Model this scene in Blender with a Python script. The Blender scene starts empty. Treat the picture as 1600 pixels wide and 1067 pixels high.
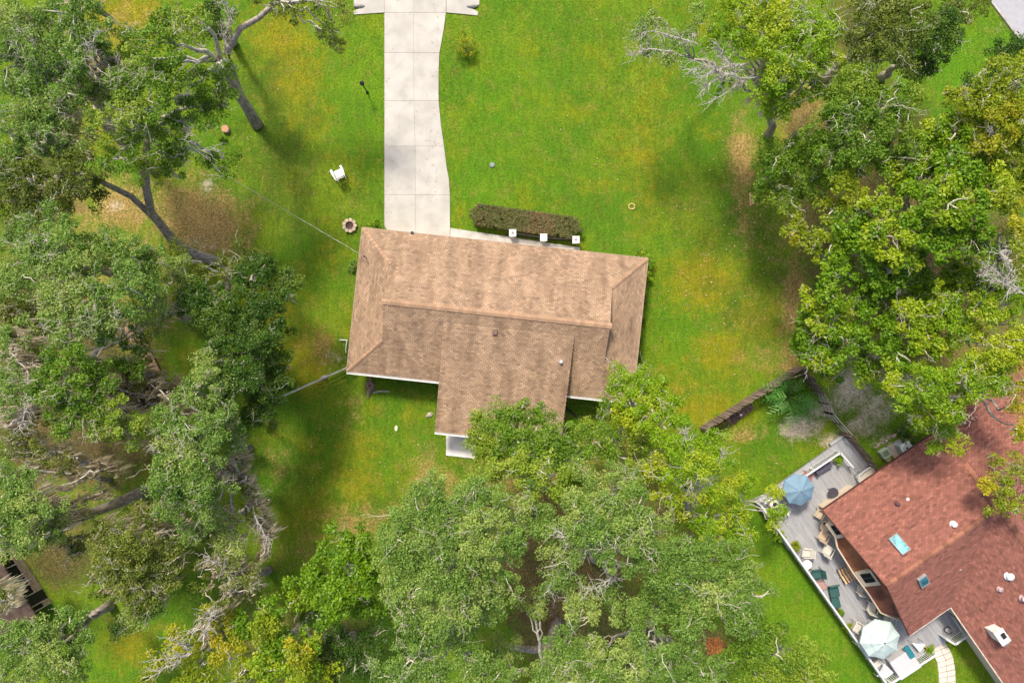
import bpy, math, random
import numpy as np
from mathutils import Vector, Matrix
random.seed(7)
RNG = np.random.default_rng(11)
C = bpy.context.scene.collection
scn = bpy.context.scene

# ------------------------------------------------------------------ camera, light, exposure
H = 53.33                      # flying height of the camera over the lawn, metres
cd = bpy.data.cameras.new('camera'); cam = bpy.data.objects.new('camera', cd); C.objects.link(cam)
cd.lens = 24.0; cd.sensor_width = 36.0; cd.clip_start = 0.5; cd.clip_end = 3000
cam.location = (0, 0, H); cam.rotation_euler = (0, 0, 0)
scn.camera = cam
SUN_EL, SUN_AZ = math.radians(54), math.radians(-22)
w = bpy.data.worlds.new('World'); scn.world = w; w.use_nodes = True
nt = w.node_tree; nt.nodes.clear()
sk = nt.nodes.new('ShaderNodeTexSky'); sk.sky_type = 'NISHITA'; sk.sun_disc = False
sk.sun_elevation = SUN_EL; sk.sun_rotation = SUN_AZ
bg = nt.nodes.new('ShaderNodeBackground'); bg.inputs[1].default_value = 0.09
sk.dust_density = 3.5; sk.air_density = 0.75; sk.ozone_density = 0.3
wo = nt.nodes.new('ShaderNodeOutputWorld')
nt.links.new(sk.outputs[0], bg.inputs[0]); nt.links.new(bg.outputs[0], wo.inputs[0])
sd = bpy.data.lights.new('sun', 'SUN'); sd.energy = 1.5; sd.angle = math.radians(8.5); sd.color = (1.0, 0.925, 0.79)
sun = bpy.data.objects.new('sun', sd); C.objects.link(sun)
sdir = Vector((math.sin(SUN_AZ)*math.cos(SUN_EL), math.cos(SUN_AZ)*math.cos(SUN_EL), math.sin(SUN_EL)))
sun.rotation_euler = sdir.to_track_quat('Z', 'Y').to_euler(); sun.location = (0, 0, 90)
scn.view_settings.view_transform = 'Standard'; scn.view_settings.look = 'None'
scn.view_settings.exposure = 1.44; scn.view_settings.gamma = 1.0
scn.view_settings.use_curve_mapping = False
scn.render.engine = 'CYCLES'
scn.cycles.max_bounces = 6; scn.cycles.transmission_bounces = 4; scn.cycles.transparent_max_bounces = 6

def W(px, py, z=0.0):
    """the point at height z that the survey photograph shows at px, py"""
    s = 0.05*(H-z)/H
    return Vector(((px-800)*s, (533.5-py)*s, z))

# ------------------------------------------------------------------ materials
MATS = {}
def node(nt, t, **k):
    n = nt.nodes.new(t)
    for a, b in k.items(): setattr(n, a, b)
    return n
def ramp(nt, stops):
    r = nt.nodes.new('ShaderNodeValToRGB'); e = r.color_ramp.elements
    e[0].position, e[0].color = stops[0][0], (*stops[0][1], 1)
    e[1].position, e[1].color = stops[-1][0], (*stops[-1][1], 1)
    for p, c in stops[1:-1]:
        x = e.new(p); x.color = (*c, 1)
    return r
def mat(name, col, rough=0.7, var=0.15, scale=3.0, metal=0.0, bump=0.0, bscale=30, spec=0.3, objrand=0.0, detail=6, stretch=None, attr=False, stain_or_glint=None):
    if name in MATS: return MATS[name]
    m = bpy.data.materials.new(name); m.use_nodes = True; nt = m.node_tree
    p = nt.nodes['Principled BSDF']; L = nt.links
    p.inputs['Roughness'].default_value = rough; p.inputs['Metallic'].default_value = metal
    p.inputs['Specular IOR Level'].default_value = spec
    tc = node(nt, 'ShaderNodeTexCoord'); vec = tc.outputs['Object']
    if stretch:
        mp = node(nt, 'ShaderNodeMapping'); mp.inputs['Scale'].default_value = stretch
        L.new(vec, mp.inputs[0]); vec2 = mp.outputs[0]
    else: vec2 = vec
    nz = node(nt, 'ShaderNodeTexNoise'); nz.inputs['Scale'].default_value = scale; nz.inputs['Detail'].default_value = detail
    L.new(vec2, nz.inputs['Vector'])
    a = tuple(max(0, c*(1-var*1.6)) for c in col); b = tuple(min(1, c*(1+var*1.3)) for c in col)
    r = ramp(nt, [(0.3, a), (0.5, col), (0.72, b)]); L.new(nz.outputs['Fac'], r.inputs[0])
    out = r.outputs[0]
    if stain_or_glint:
        n2 = node(nt, 'ShaderNodeTexNoise'); n2.inputs['Scale'].default_value = stain_or_glint[1]; n2.inputs['Detail'].default_value = 5
        L.new(vec2, n2.inputs['Vector'])
        r2 = ramp(nt, [(0.48, (0, 0, 0)), (0.68, (1, 1, 1))]); L.new(n2.outputs['Fac'], r2.inputs[0])
        mx = node(nt, 'ShaderNodeMix', data_type='RGBA'); mu = node(nt, 'ShaderNodeMath', operation='MULTIPLY')
        mu.inputs[1].default_value = stain_or_glint[2]; L.new(r2.outputs[0], mu.inputs[0]); L.new(mu.outputs[0], mx.inputs[0])
        L.new(out, mx.inputs[6]); mx.inputs[7].default_value = (*stain_or_glint[0], 1); out = mx.outputs[2]
    if objrand or attr:
        hs = node(nt, 'ShaderNodeHueSaturation'); mr = node(nt, 'ShaderNodeMapRange')
        if attr:
            at = node(nt, 'ShaderNodeAttribute', attribute_name='rnd'); src = at.outputs['Fac']
        else:
            oi = node(nt, 'ShaderNodeObjectInfo'); src = oi.outputs['Random']
        k = attr if attr else objrand
        mr.inputs['To Min'].default_value = 1-k; mr.inputs['To Max'].default_value = 1+k
        L.new(src, mr.inputs[0]); L.new(mr.outputs[0], hs.inputs['Value']); L.new(out, hs.inputs['Color']); out = hs.outputs[0]
    L.new(out, p.inputs['Base Color'])
    if bump:
        n3 = node(nt, 'ShaderNodeTexNoise'); n3.inputs['Scale'].default_value = bscale; n3.inputs['Detail'].default_value = 4
        L.new(vec2, n3.inputs['Vector']); bm = node(nt, 'ShaderNodeBump'); bm.inputs['Strength'].default_value = bump
        bm.inputs['Distance'].default_value = 0.03
        L.new(n3.outputs['Fac'], bm.inputs['Height']); L.new(bm.outputs[0], p.inputs['Normal'])
    MATS[name] = m; return m
def leafmat(name, c1, c2, c3=None, trans=0.3, rough=0.45):
    """c1..c2: leaf to leaf, c3: some sprays of a second tint"""
    if name in MATS: return MATS[name]
    m = bpy.data.materials.new(name); m.use_nodes = True; nt = m.node_tree; L = nt.links
    p = nt.nodes['Principled BSDF']; out = nt.nodes['Material Output']
    p.inputs['Roughness'].default_value = rough; p.inputs['Specular IOR Level'].default_value = 0.35
    at = node(nt, 'ShaderNodeAttribute', attribute_name='tint'); sp = node(nt, 'ShaderNodeSeparateColor'); L.new(at.outputs['Color'], sp.inputs[0])
    m1 = node(nt, 'ShaderNodeMix', data_type='RGBA'); m1.inputs[6].default_value = (*c1, 1); m1.inputs[7].default_value = (*c2, 1)
    ad = node(nt, 'ShaderNodeMath', operation='ADD'); ml = node(nt, 'ShaderNodeMath', operation='MULTIPLY'); ml.inputs[1].default_value = 0.5
    L.new(sp.outputs[0], ad.inputs[0]); L.new(sp.outputs[1], ad.inputs[1]); L.new(ad.outputs[0], ml.inputs[0]); L.new(ml.outputs[0], m1.inputs[0])
    col = m1.outputs[2]
    if c3:
        r = ramp(nt, [(0.62, (0, 0, 0)), (0.95, (1, 1, 1))]); L.new(sp.outputs[2], r.inputs[0])
        m2 = node(nt, 'ShaderNodeMix', data_type='RGBA'); L.new(r.outputs[0], m2.inputs[0]); L.new(col, m2.inputs[6]); m2.inputs[7].default_value = (*c3, 1)
        col = m2.outputs[2]
    L.new(col, p.inputs['Base Color'])
    tr = node(nt, 'ShaderNodeBsdfTranslucent'); L.new(col, tr.inputs[0])
    mx = node(nt, 'ShaderNodeMixShader'); mx.inputs[0].default_value = trans
    L.new(p.outputs[0], mx.inputs[1]); L.new(tr.outputs[0], mx.inputs[2]); L.new(mx.outputs[0], out.inputs[0])
    MATS[name] = m; return m

# ------------------------------------------------------------------ object helpers
def tagp(o, label=None, cat=None, group=None, kind=None):
    if label: o['label'] = label
    if cat: o['category'] = cat
    if group: o['group'] = group
    if kind: o['kind'] = kind
    return o
def thing(name, label, cat, loc=(0, 0, 0), rz=0.0, group=None):
    o = bpy.data.objects.new(name, None); C.objects.link(o); o.empty_display_size = 0.3
    o.location = loc; o.rotation_euler = (0, 0, rz)
    return tagp(o, label, cat, group)
def copy_tree(o, parent=None):
    c = o.copy(); C.objects.link(c); c.parent = parent
    for ch in list(o.children): copy_tree(ch, c)
    return c
class MB:
    def __init__(s): s.v = []; s.f = []; s.r = None
    def poly(s, pts):
        n = len(s.v); s.v += [tuple(p) for p in pts]; s.f.append(tuple(range(n, n+len(pts)))); return s
    def prism(s, pts, z0, z1):
        """pts: list of (x,y), any order; a closed slab from z0 to z1"""
        A = sum(pts[i][0]*pts[(i+1) % len(pts)][1]-pts[(i+1) % len(pts)][0]*pts[i][1] for i in range(len(pts)))
        if A < 0: pts = pts[::-1]
        n = len(s.v); k = len(pts)
        s.v += [(p[0], p[1], z0) for p in pts]+[(p[0], p[1], z1) for p in pts]
        s.f.append(tuple(range(n+k-1, n-1, -1))); s.f.append(tuple(range(n+k, n+2*k)))
        for i in range(k): s.f.append((n+i, n+(i+1) % k, n+k+(i+1) % k, n+k+i))
        return s
    def box(s, c, d, rz=0, rx=0, ry=0):
        M = Matrix.Translation(Vector(c)) @ Matrix.Rotation(rz, 4, 'Z') @ Matrix.Rotation(ry, 4, 'Y') @ Matrix.Rotation(rx, 4, 'X')
        n = len(s.v)
        for x in (-.5, .5):
            for y in (-.5, .5):
                for z in (-.5, .5): s.v.append(tuple(M @ Vector((x*d[0], y*d[1], z*d[2]))))
        for q in ((0, 1, 3, 2), (4, 6, 7, 5), (0, 4, 5, 1), (2, 3, 7, 6), (0, 2, 6, 4), (1, 5, 7, 3)): s.f.append(tuple(n+i for i in q))
        return s
    def bar(s, a, b, wd, ht, up=Vector((0, 0, 1))):
        """a box beam from a to b"""
        a = Vector(a); b = Vector(b); d = (b-a); d.normalize()
        sx = d.cross(up)
        if sx.length < 1e-4: sx = Vector((1, 0, 0))
        sx.normalize(); u = sx.cross(d); n = len(s.v)
        for p in (a, b):
            for i, j in ((-1, -1), (1, -1), (1, 1), (-1, 1)): s.v.append(tuple(p+sx*(i*wd/2)+u*(j*ht/2)))
        for q in ((3, 2, 1, 0), (4, 5, 6, 7), (0, 1, 5, 4), (1, 2, 6, 5), (2, 3, 7, 6), (3, 0, 4, 7)): s.f.append(tuple(n+i for i in q))
        return s
    def tube(s, pts, rad, sides=8, cap=True):
        pts = [Vector(p) for p in pts]; n = len(s.v); K = len(pts)
        if not hasattr(rad, '__len__'): rad = [rad]*K
        for i, p in enumerate(pts):
            t = (pts[min(i+1, K-1)]-pts[max(i-1, 0)]).normalized()
            a = t.cross(Vector((0.13, 0.21, 1))) if abs(t.z) < .9 else t.cross(Vector((1, 0.1, 0)))
            a.normalize(); b = t.cross(a)
            for j in range(sides):
                an = 2*math.pi*j/sides; s.v.append(tuple(p+(a*math.cos(an)+b*math.sin(an))*rad[i]))
        for i in range(K-1):
            for j in range(sides):
                s.f.append((n+i*sides+j, n+i*sides+(j+1) % sides, n+(i+1)*sides+(j+1) % sides, n+(i+1)*sides+j))
        if cap:
            s.f.append(tuple(n+j for j in range(sides))[::-1]); s.f.append(tuple(n+(K-1)*sides+j for j in range(sides)))
        return s
    def lathe(s, prof, c=(0, 0, 0), sides=20, sq=None):
        """prof: (r,z) from bottom to top"""
        n = len(s.v)
        for r, z in prof:
            for j in range(sides):
                an = 2*math.pi*j/sides; k = 1+(sq*math.cos(j*math.pi) if sq else 0)
                s.v.append((c[0]+r*k*math.cos(an), c[1]+r*k*math.sin(an), c[2]+z))
        for i in range(len(prof)-1):
            for j in range(sides): s.f.append((n+i*sides+j, n+i*sides+(j+1) % sides, n+(i+1)*sides+(j+1) % sides, n+(i+1)*sides+j))
        s.f.append(tuple(n+j for j in range(sides))[::-1]); s.f.append(tuple(n+(len(prof)-1)*sides+j for j in range(sides)))
        return s
    def build(s, name, m, parent=None, smooth=False, label=None, kind=None, loc=None):
        me = bpy.data.meshes.new(name); me.from_pydata(s.v, [], s.f)
        if s.r is not None:
            a = me.attributes.new('rnd', 'FLOAT', 'FACE'); a.data.foreach_set('value', s.r)
        if smooth: me.polygons.foreach_set('use_smooth', [True]*len(me.polygons))
        me.materials.append(m); me.update()
        o = bpy.data.objects.new(name, me); C.objects.link(o); o.parent = parent
        if loc: o.location = loc
        if label: o['label'] = label
        if kind: o['kind'] = kind
        return o
def npmesh(name, co, nper, m, parent=None, tint=None, smooth=False, kind=None, label=None):
    """co: (faces, nper, 3) loose polygons"""
    F = len(co); me = bpy.data.meshes.new(name)
    me.vertices.add(F*nper); me.vertices.foreach_set('co', co.reshape(-1).astype(np.float32))
    me.loops.add(F*nper); me.loops.foreach_set('vertex_index', np.arange(F*nper, dtype=np.int32))
    me.polygons.add(F); me.polygons.foreach_set('loop_start', np.arange(0, F*nper, nper, dtype=np.int32))
    me.polygons.foreach_set('loop_total', np.full(F, nper, np.int32))
    if tint is not None:
        a = me.attributes.new('tint', 'FLOAT_COLOR', 'FACE')
        t = np.ones((F, 4), np.float32); t[:, :3] = tint; a.data.foreach_set('color', t.reshape(-1))
    me.materials.append(m); me.update(calc_edges=True)
    o = bpy.data.objects.new(name, me); C.objects.link(o); o.parent = parent
    if kind: o['kind'] = kind
    if label: o['label'] = label
    return o
def gridmesh(name, rings, K, sides, m, parent=None, smooth=True):
    """rings: (T, K, sides, 3) tubes as one mesh"""
    T = len(rings); me = bpy.data.meshes.new(name)
    me.vertices.add(T*K*sides); me.vertices.foreach_set('co', rings.reshape(-1).astype(np.float32))
    t, k, j = np.meshgrid(np.arange(T), np.arange(K-1), np.arange(sides), indexing='ij')
    b = t*K*sides; j2 = (j+1) % sides
    q = np.stack([b+k*sides+j, b+k*sides+j2, b+(k+1)*sides+j2, b+(k+1)*sides+j], -1).reshape(-1, 4)
    F = len(q)
    me.loops.add(F*4); me.loops.foreach_set('vertex_index', q.reshape(-1).astype(np.int32))
    me.polygons.add(F); me.polygons.foreach_set('loop_start', np.arange(0, F*4, 4, dtype=np.int32)); me.polygons.foreach_set('loop_total', np.full(F, 4, np.int32))
    if smooth: me.polygons.foreach_set('use_smooth', np.ones(F, bool))
    me.materials.append(m); me.update(calc_edges=True)
    o = bpy.data.objects.new(name, me); C.objects.link(o); o.parent = parent
    return o
def tubes(paths, rad, sides):
    """paths (T,K,3), rad (T,K) -> rings"""
    t = np.gradient(paths, axis=1); t /= np.linalg.norm(t, axis=2, keepdims=True)+1e-9
    ref = np.where(np.abs(t[..., 2:3]) < .9, np.array([0.1, 0.2, 1.0]), np.array([1.0, 0.1, 0.0]))
    a = np.cross(t, ref); a /= np.linalg.norm(a, axis=2, keepdims=True)+1e-9; b = np.cross(t, a)
    an = 2*np.pi*np.arange(sides)/sides
    return paths[:, :, None]+(a[:, :, None]*np.cos(an)[None, None, :, None]+b[:, :, None]*np.sin(an)[None, None, :, None])*rad[:, :, None, None]

# ------------------------------------------------------------------ foliage
def leaf_quads(cen, rad, per, ln, wd, rng, flat=0.6, up=0.7):
    """cen (N,3) clump centres, rad (N) clump radii -> quads (M,4,3), tint (M,3)"""
    N = len(cen); M = N*per; idx = np.repeat(np.arange(N), per)
    d = rng.normal(size=(M, 3)); d /= np.linalg.norm(d, axis=1, keepdims=True)
    rr = rng.random(M)**0.4
    p = cen[idx]+d*(rr*rad[idx])[:, None]*np.array([1, 1, flat])
    n = d*0.5+rng.normal(size=(M, 3))*0.6; n[:, 2] += up*.9; n /= np.linalg.norm(n, axis=1, keepdims=True)
    t = rng.normal(size=(M, 3))+d*0.6; t -= n*(t*n).sum(1, keepdims=True); t /= np.linalg.norm(t, axis=1, keepdims=True)
    b = np.cross(n, t); s = rng.uniform(0.7, 1.3, M)[:, None]
    L2 = t*ln*s*0.5; W2 = b*wd*s*0.5
    q = np.stack([p-L2, p+W2*1.0-L2*0.1, p+L2, p-W2-L2*0.1], 1)
    cl = rng.random(N)
    return q, np.stack([rng.random(M), cl[idx], np.zeros(M)], 1), idx
BARK = mat('bark', (0.33, 0.28, 0.235), 0.9, 0.35, 6, bump=0.6, bscale=14, stretch=(1, 1, .25))
TWIG = mat('lichen_bark', (0.50, 0.46, 0.36), 0.9, 0.25, 8)
LIMB = mat('pale_limb_bark', (0.44, 0.41, 0.35), 0.9, 0.3, 5, bump=.5, bscale=16)
DEAD = mat('bleached_wood', (0.47, 0.435, 0.375), 0.8, 0.15, 5)
MOSS = leafmat('spanish_moss', (0.60, 0.51, 0.36), (0.84, 0.76, 0.60), trans=0.45, rough=0.9)
KIND = {
 'oak':  (leafmat('oak_leaf', (0.085, 0.185, 0.010), (0.235, 0.390, 0.026), (0.33, 0.43, 0.04), .42), 0.147, 0.086, 114),
 'grey': (leafmat('grey_oak_leaf', (0.110, 0.220, 0.026), (0.280, 0.430, 0.075), (0.38, 0.47, 0.11), .42), 0.140, 0.081, 119),
 'dark': (leafmat('dark_oak_leaf', (0.028, 0.085, 0.007), (0.100, 0.195, 0.016), (0.15, 0.24, 0.025), .38), 0.145, 0.083, 125),
 'lime': (leafmat('lime_leaf', (0.145, 0.30, 0.006), (0.35, 0.51, 0.018), (0.44, 0.51, 0.022), .42), 0.16, 0.09, 110),
 'gold': (leafmat('golden_leaf', (0.16, 0.25, 0.008), (0.39, 0.45, 0.018), (0.53, 0.47, 0.022), .42), 0.17, 0.095, 105),
 'broad': (leafmat('broad_leaf', (0.075, 0.195, 0.004), (0.24, 0.40, 0.012), (0.37, 0.46, 0.016), .38), 0.205, 0.122, 82),
 'olive': (leafmat('olive_leaf', (0.090, 0.135, 0.012), (0.215, 0.280, 0.030), (0.28, 0.32, 0.05), .40), 0.145, 0.078, 100),
}
N_LEAF = 0
def bez(a, c, b, K, rng, wob):
    t = np.linspace(0, 1, K)[:, None]
    p = (1-t)**2*a+2*t*(1-t)*c+t*t*b
    nse = rng.normal(size=(K, 3))*wob; nse[0] = 0; nse[-1] = 0
    return p+nse*np.sin(t*np.pi)
def tree(label, kind, lobes, base=None, path=None, h=None, moss=0.0, bare=0.4, dens=1.0, name='oak_tree', group=None, tr=0.32, cat='tree', dead=None, flat=0.5, sparse=0.0, curtains=None):
    """lobes: (px, py, r_px, z) as seen from above; base: px,py of the foot; path: the visible trunk (px,py,z)"""
    global N_LEAF
    rng = np.random.default_rng(int(sum(map(ord, label)))*7+len(lobes))
    lm, ln, wd, per = KIND[kind]
    lc = np.array([W(a, b, z) for a, b, r, z in lobes]); lr = np.array([r*0.05*(H-z)/H for a, b, r, z in lobes])
    mean = (lc*lr[:, None]**2).sum(0)/(lr**2).sum()
    if path: tp = np.array([W(*q) for q in path])
    else:
        bs = np.array(W(*base)) if base else np.array([mean[0]*1.10, mean[1]*1.10, 0])
        fork = bs*0.45+mean*0.55; fork[2] = mean[2]*0.45
        tp = bez(bs, np.array([bs[0]*.8+fork[0]*.2, bs[1]*.8+fork[1]*.2, fork[2]*.6]), fork, 7, rng, 0.12)
    bs = tp[0].copy(); root = thing(name, label, cat, (bs[0], bs[1], 0), 0, group); off = np.array([bs[0], bs[1], 0])
    # trunk and main limbs
    tb = MB(); K = len(tp); rad = [tr*(1.12 if i == 0 else 1)*(1-0.45*i/(K-1)) for i in range(K)]
    tb.tube([Vector(p-off) for p in tp], rad, 10)
    limbs = []
    for c, r in zip(lc, lr):
        d = np.linalg.norm(tp-c, axis=1); st = tp[K//2:][int(np.argmin(d[K//2:]))] if path else tp[-1]
        mid = (st+c)/2; mid[2] += 0.12*np.linalg.norm(c-st); mid[:2] += rng.normal(size=2)*0.5
        e = c.copy(); e[2] += r*0.12
        lp = bez(st, mid, e, 9, rng, 0.16); limbs.append(lp)
        r0 = tr*0.5*(0.7+0.3*min(1, r/3)); MB().tube([Vector(p-off) for p in lp], [r0*(1-0.76*i/8) for i in range(9)], 7).build('limb', LIMB, root, smooth=True)
    tb.build('trunk', BARK, root, smooth=True)
    # clumps of leaves
    cc, cr, cl = [], [], []
    for i, (c, r) in enumerate(zip(lc, lr)):
        n = max(5, int(12*r*r*dens)); d = rng.normal(size=(n, 3)); d /= np.linalg.norm(d, axis=1, keepdims=True)
        d[:, 2] = np.where(d[:, 2] < -0.25, -d[:, 2], d[:, 2])
        u = rng.random(n)**0.33; wobl = 1+0.22*np.sin(np.arctan2(d[:, 1], d[:, 0])*rng.integers(2, 6)+rng.random()*6)
        p = c+d*(u*r*wobl)[:, None]*np.array([1, 1, flat])
        cc.append(p); cr.append(rng.uniform(0.26, 0.62, n)); cl.append(np.full(n, i))
    cc = np.concatenate(cc); cr = np.concatenate(cr); cl = np.concatenate(cl)
    if sparse:
        k = rng.random(len(cc)) > sparse; cc, cr, cl = cc[k], cr[k], cl[k]
    q, tint, idx = leaf_quads(cc, cr, per, ln, wd, rng)
    # a few outliers feather the outline
    lobe_t = rng.random(len(lc)); tint[:, 2] = np.clip(lobe_t[cl[idx]]*0.75+rng.random(len(cc))[idx]*0.35, 0, 1)
    npmesh('crown', q-off, 4, lm, root, tint, kind='stuff'); N_LEAF += len(q)
    # branchlets from the limbs into the clumps, and grey twigs standing out of the crown
    sel = rng.random(len(cc)) < 0.28; T = []
    for p, i in zip(cc[sel], cl[sel]):
        lp = limbs[i]; s = lp[rng.integers(4, 9)]
        m = (s+p)/2; m[2] += 0.25; T.append(bez(s, m+rng.normal(size=3)*.25, p, 6, rng, 0.09))
    if T:
        T = np.array(T); R = np.linspace(0.06, 0.018, 6)[None]*np.ones((len(T), 1))
        gridmesh('branch', tubes(T-off, R, 4), 6, 4, TWIG, root)['kind'] = 'stuff'
    nb = int(len(cc)*bare*.36)
    if nb:
        w_ = cc[:, 2]-lc[cl][:, 2]; pr = np.exp(w_*.8); pr /= pr.sum()
        # shoots gather round a few spots of the crown rather than evenly
        hot = cc[rng.choice(len(cc), max(2, nb//7))]; d2 = ((cc[:, None]-hot[None])**2).sum(2).min(1); pr *= .12+np.exp(-d2/.6); pr /= pr.sum()
        pk = cc[rng.choice(len(cc), nb, p=pr)]
        out = pk-mean; out /= np.linalg.norm(out, axis=1, keepdims=True)+1e-6
        d = rng.normal(size=(nb, 3))*0.8+out*0.6; d[:, 2] = np.abs(d[:, 2])*0.45+0.12; d /= np.linalg.norm(d, axis=1, keepdims=True)
        Lg = rng.uniform(0.4, 1.25, nb)[:, None, None]; t = np.linspace(0, 1, 7)[None, :, None]
        def curl(st, d, Lg, n, wob):
            side = np.cross(d, rng.normal(size=(n, 3))); cu = rng.uniform(-.7, .7, n)[:, None, None]
            return st[:, None]+d[:, None]*Lg*t+side[:, None]*Lg*cu*t*t+rng.normal(size=(n, 7, 3))*wob*np.minimum(t*3, 1)
        st = pk.copy(); st[:, 2] += cr.mean()*0.15
        P = curl(st, d, Lg, nb, .05); R_ = np.linspace(0.024, 0.008, 7)[None]*rng.uniform(.5, 1.4, (nb, 1))
        Ps, Rs = [P], [R_]
        for k in (2, 3, 5):
            dd = d+rng.normal(size=(nb, 3))*.75; dd /= np.linalg.norm(dd, axis=1, keepdims=True)
            Ps.append(curl(P[:, k], dd, Lg*rng.uniform(.25, .6), nb, .03)); Rs.append(np.linspace(.012, .006, 7)[None]*np.ones((nb, 1)))
        gridmesh('twig', tubes(np.concatenate(Ps)-off, np.concatenate(Rs), 3), 7, 3, TWIG, root)['kind'] = 'stuff'
    if dead:                                   # bleached leafless boughs with fine side shoots
        P, R = [], []
        for (dx, dy, dz, ex, ey, ez) in dead:
            a = np.array(W(dx, dy, dz)); b = np.array(W(ex, ey, ez)); ln_ = np.linalg.norm(b-a)
            m = (a+b)/2+rng.normal(size=3)*0.25*ln_*.6; bp = bez(a, m, b, 9, rng, 0.08)
            P.append(bp); R.append(np.linspace(0.065, 0.016, 9))
            for s in range(int(ln_*13)):
                i = rng.integers(2, 9); dr = (b-a)/ln_+rng.normal(size=3)*0.8; dr[2] = dr[2]*.5+.1
                e = bp[i]+dr/np.linalg.norm(dr)*rng.uniform(.3, 1.1)
                P.append(bez(bp[i], (bp[i]+e)/2+rng.normal(size=3)*.15, e, 9, rng, 0.05)); R.append(np.linspace(0.019, 0.007, 9))
        gridmesh('bare_bough', tubes(np.array(P)-off, np.array(R), 4), 9, 4, DEAD, root)['kind'] = 'stuff'
    if curtains:                               # bare boughs wrapped and hung with moss
        A = []
        for cu in curtains:
            P = [np.array(W(*q)) for q in cu]; st = tp[np.argmin(np.linalg.norm(tp-P[0], axis=1))]
            P = [st]+P; Q = []
            for a, b in zip(P, P[1:]): Q += list(bez(a, (a+b)/2+rng.normal(size=3)*.3, b, 6, rng, .08))[:-1]
            Q.append(P[-1]); Q = np.array(Q); MB().tube([Vector(p-off) for p in Q], list(np.linspace(.12, .03, len(Q))), 6).build('limb', LIMB, root, smooth=True)
            q = Q[5:]; d = np.linalg.norm(np.diff(q, axis=0), axis=1)
            for a, b, l in zip(q, q[1:], d):
                for _ in range(max(1, int(l/.16))): A.append(a+(b-a)*rng.random()+rng.normal(size=3)*[.18, .18, .08])
        strands(root, off, np.array(A), rng)
    if moss:
        hang(root, off, cc, cr, limbs, moss, rng)
    return root
def hang(root, off, cc, cr, limbs, amount, rng):
    """curtains of moss: many thin strands hanging straight down from the boughs"""
    n = int(len(cc)*amount*1.1)
    if n < 1: return
    st = cc[rng.integers(0, len(cc), n)].copy(); st[:, 2] += rng.uniform(-.5, .25, n)
    lp = np.concatenate([l[3:] for l in limbs]); m2 = rng.random(n) < 0.35
    st[m2] = lp[rng.integers(0, len(lp), m2.sum())]
    strands(root, off, st, rng)
def strands(root, off, st, rng):
    """many tapering strands per anchor, longest in the middle of each curtain"""
    n = len(st); per = 17; idx = np.repeat(np.arange(n), per); M = len(idx)
    axis = rng.random(n)*np.pi; sp = rng.normal(size=M)*0.26
    p = st[idx]+np.stack([np.cos(axis[idx])*sp, np.sin(axis[idx])*sp, rng.normal(size=M)*.08], 1)
    Ln = (rng.uniform(0.6, 2.8, n)[idx]*rng.uniform(.3, 1, M)*np.exp(-(sp/.42)**2))
    a = rng.random(M)*np.pi; wv = np.stack([np.cos(a), np.sin(a), np.zeros(M)], 1)*rng.uniform(.04, .085, M)[:, None]; wv[:, 2] = rng.normal(size=M)*.04
    dr = rng.normal(size=(M, 3))*0.09; dr[:, 2] = -1
    top = p; mid = p+dr*(Ln*.5)[:, None]+rng.normal(size=(M, 3))*.03; bot = p+dr*Ln[:, None]
    q1 = np.stack([top-wv*.7, top+wv*.7, mid+wv, mid-wv], 1); q2 = np.stack([mid-wv, mid+wv, bot+wv*.12, bot-wv*.12], 1)
    q = np.concatenate([q1, q2]); cl = rng.random(n)[idx]
    tint = np.stack([rng.random(M), cl, np.zeros(M)], 1); tint = np.concatenate([tint, tint])
    npmesh('hanging_moss', q-off, 4, MOSS, root, tint, kind='stuff')
def bush(name, label, kind, blobs, cat='shrub', dens=1.0, per=None, group=None, size=1.0, stems=True):
    """blobs: (px,py,r_px,z_mid)"""
    rng = np.random.default_rng(int(sum(map(ord, label)))*3)
    lm, ln, wd, p_ = KIND[kind]; per = per or 60
    lc = np.array([W(a, b, z) for a, b, r, z in blobs]); lr = np.array([r*0.05 for a, b, r, z in blobs])
    g = lc.mean(0); off = np.array([g[0], g[1], 0]); root = thing(name, label, cat, tuple(off), 0, group)
    cc = []
    for c, r in zip(lc, lr):
        n = max(5, int(30*r*r*dens)); d = rng.normal(size=(n, 3)); d /= np.linalg.norm(d, axis=1, keepdims=True)
        cc.append(c+d*(rng.random(n)**.4*r)[:, None]*np.array([1, 1, min(1, c[2]/max(r, .01)*.9)]))
    cc = np.concatenate(cc); cr = rng.uniform(.16, .3, len(cc))*size
    q, tint, idx = leaf_quads(cc, cr, per, ln*.75*size, wd*.75*size, rng); tint[:, 2] = rng.random(len(cc))[idx]
    npmesh('foliage', q-off, 4, lm, root, tint, kind='stuff')
    if stems:
        T = []
        for p in cc[rng.random(len(cc)) < .25]:
            a = off+rng.normal(size=3)*.08; a[2] = 0; T.append(bez(a, (a+p)/2+rng.normal(size=3)*.1, p, 5, rng, .04))
        if T:
            T = np.array(T); gridmesh('stem', tubes(T-off, np.linspace(.03, .01, 5)[None]*np.ones((len(T), 1)), 4), 5, 4, TWIG, root)
    return root

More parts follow.
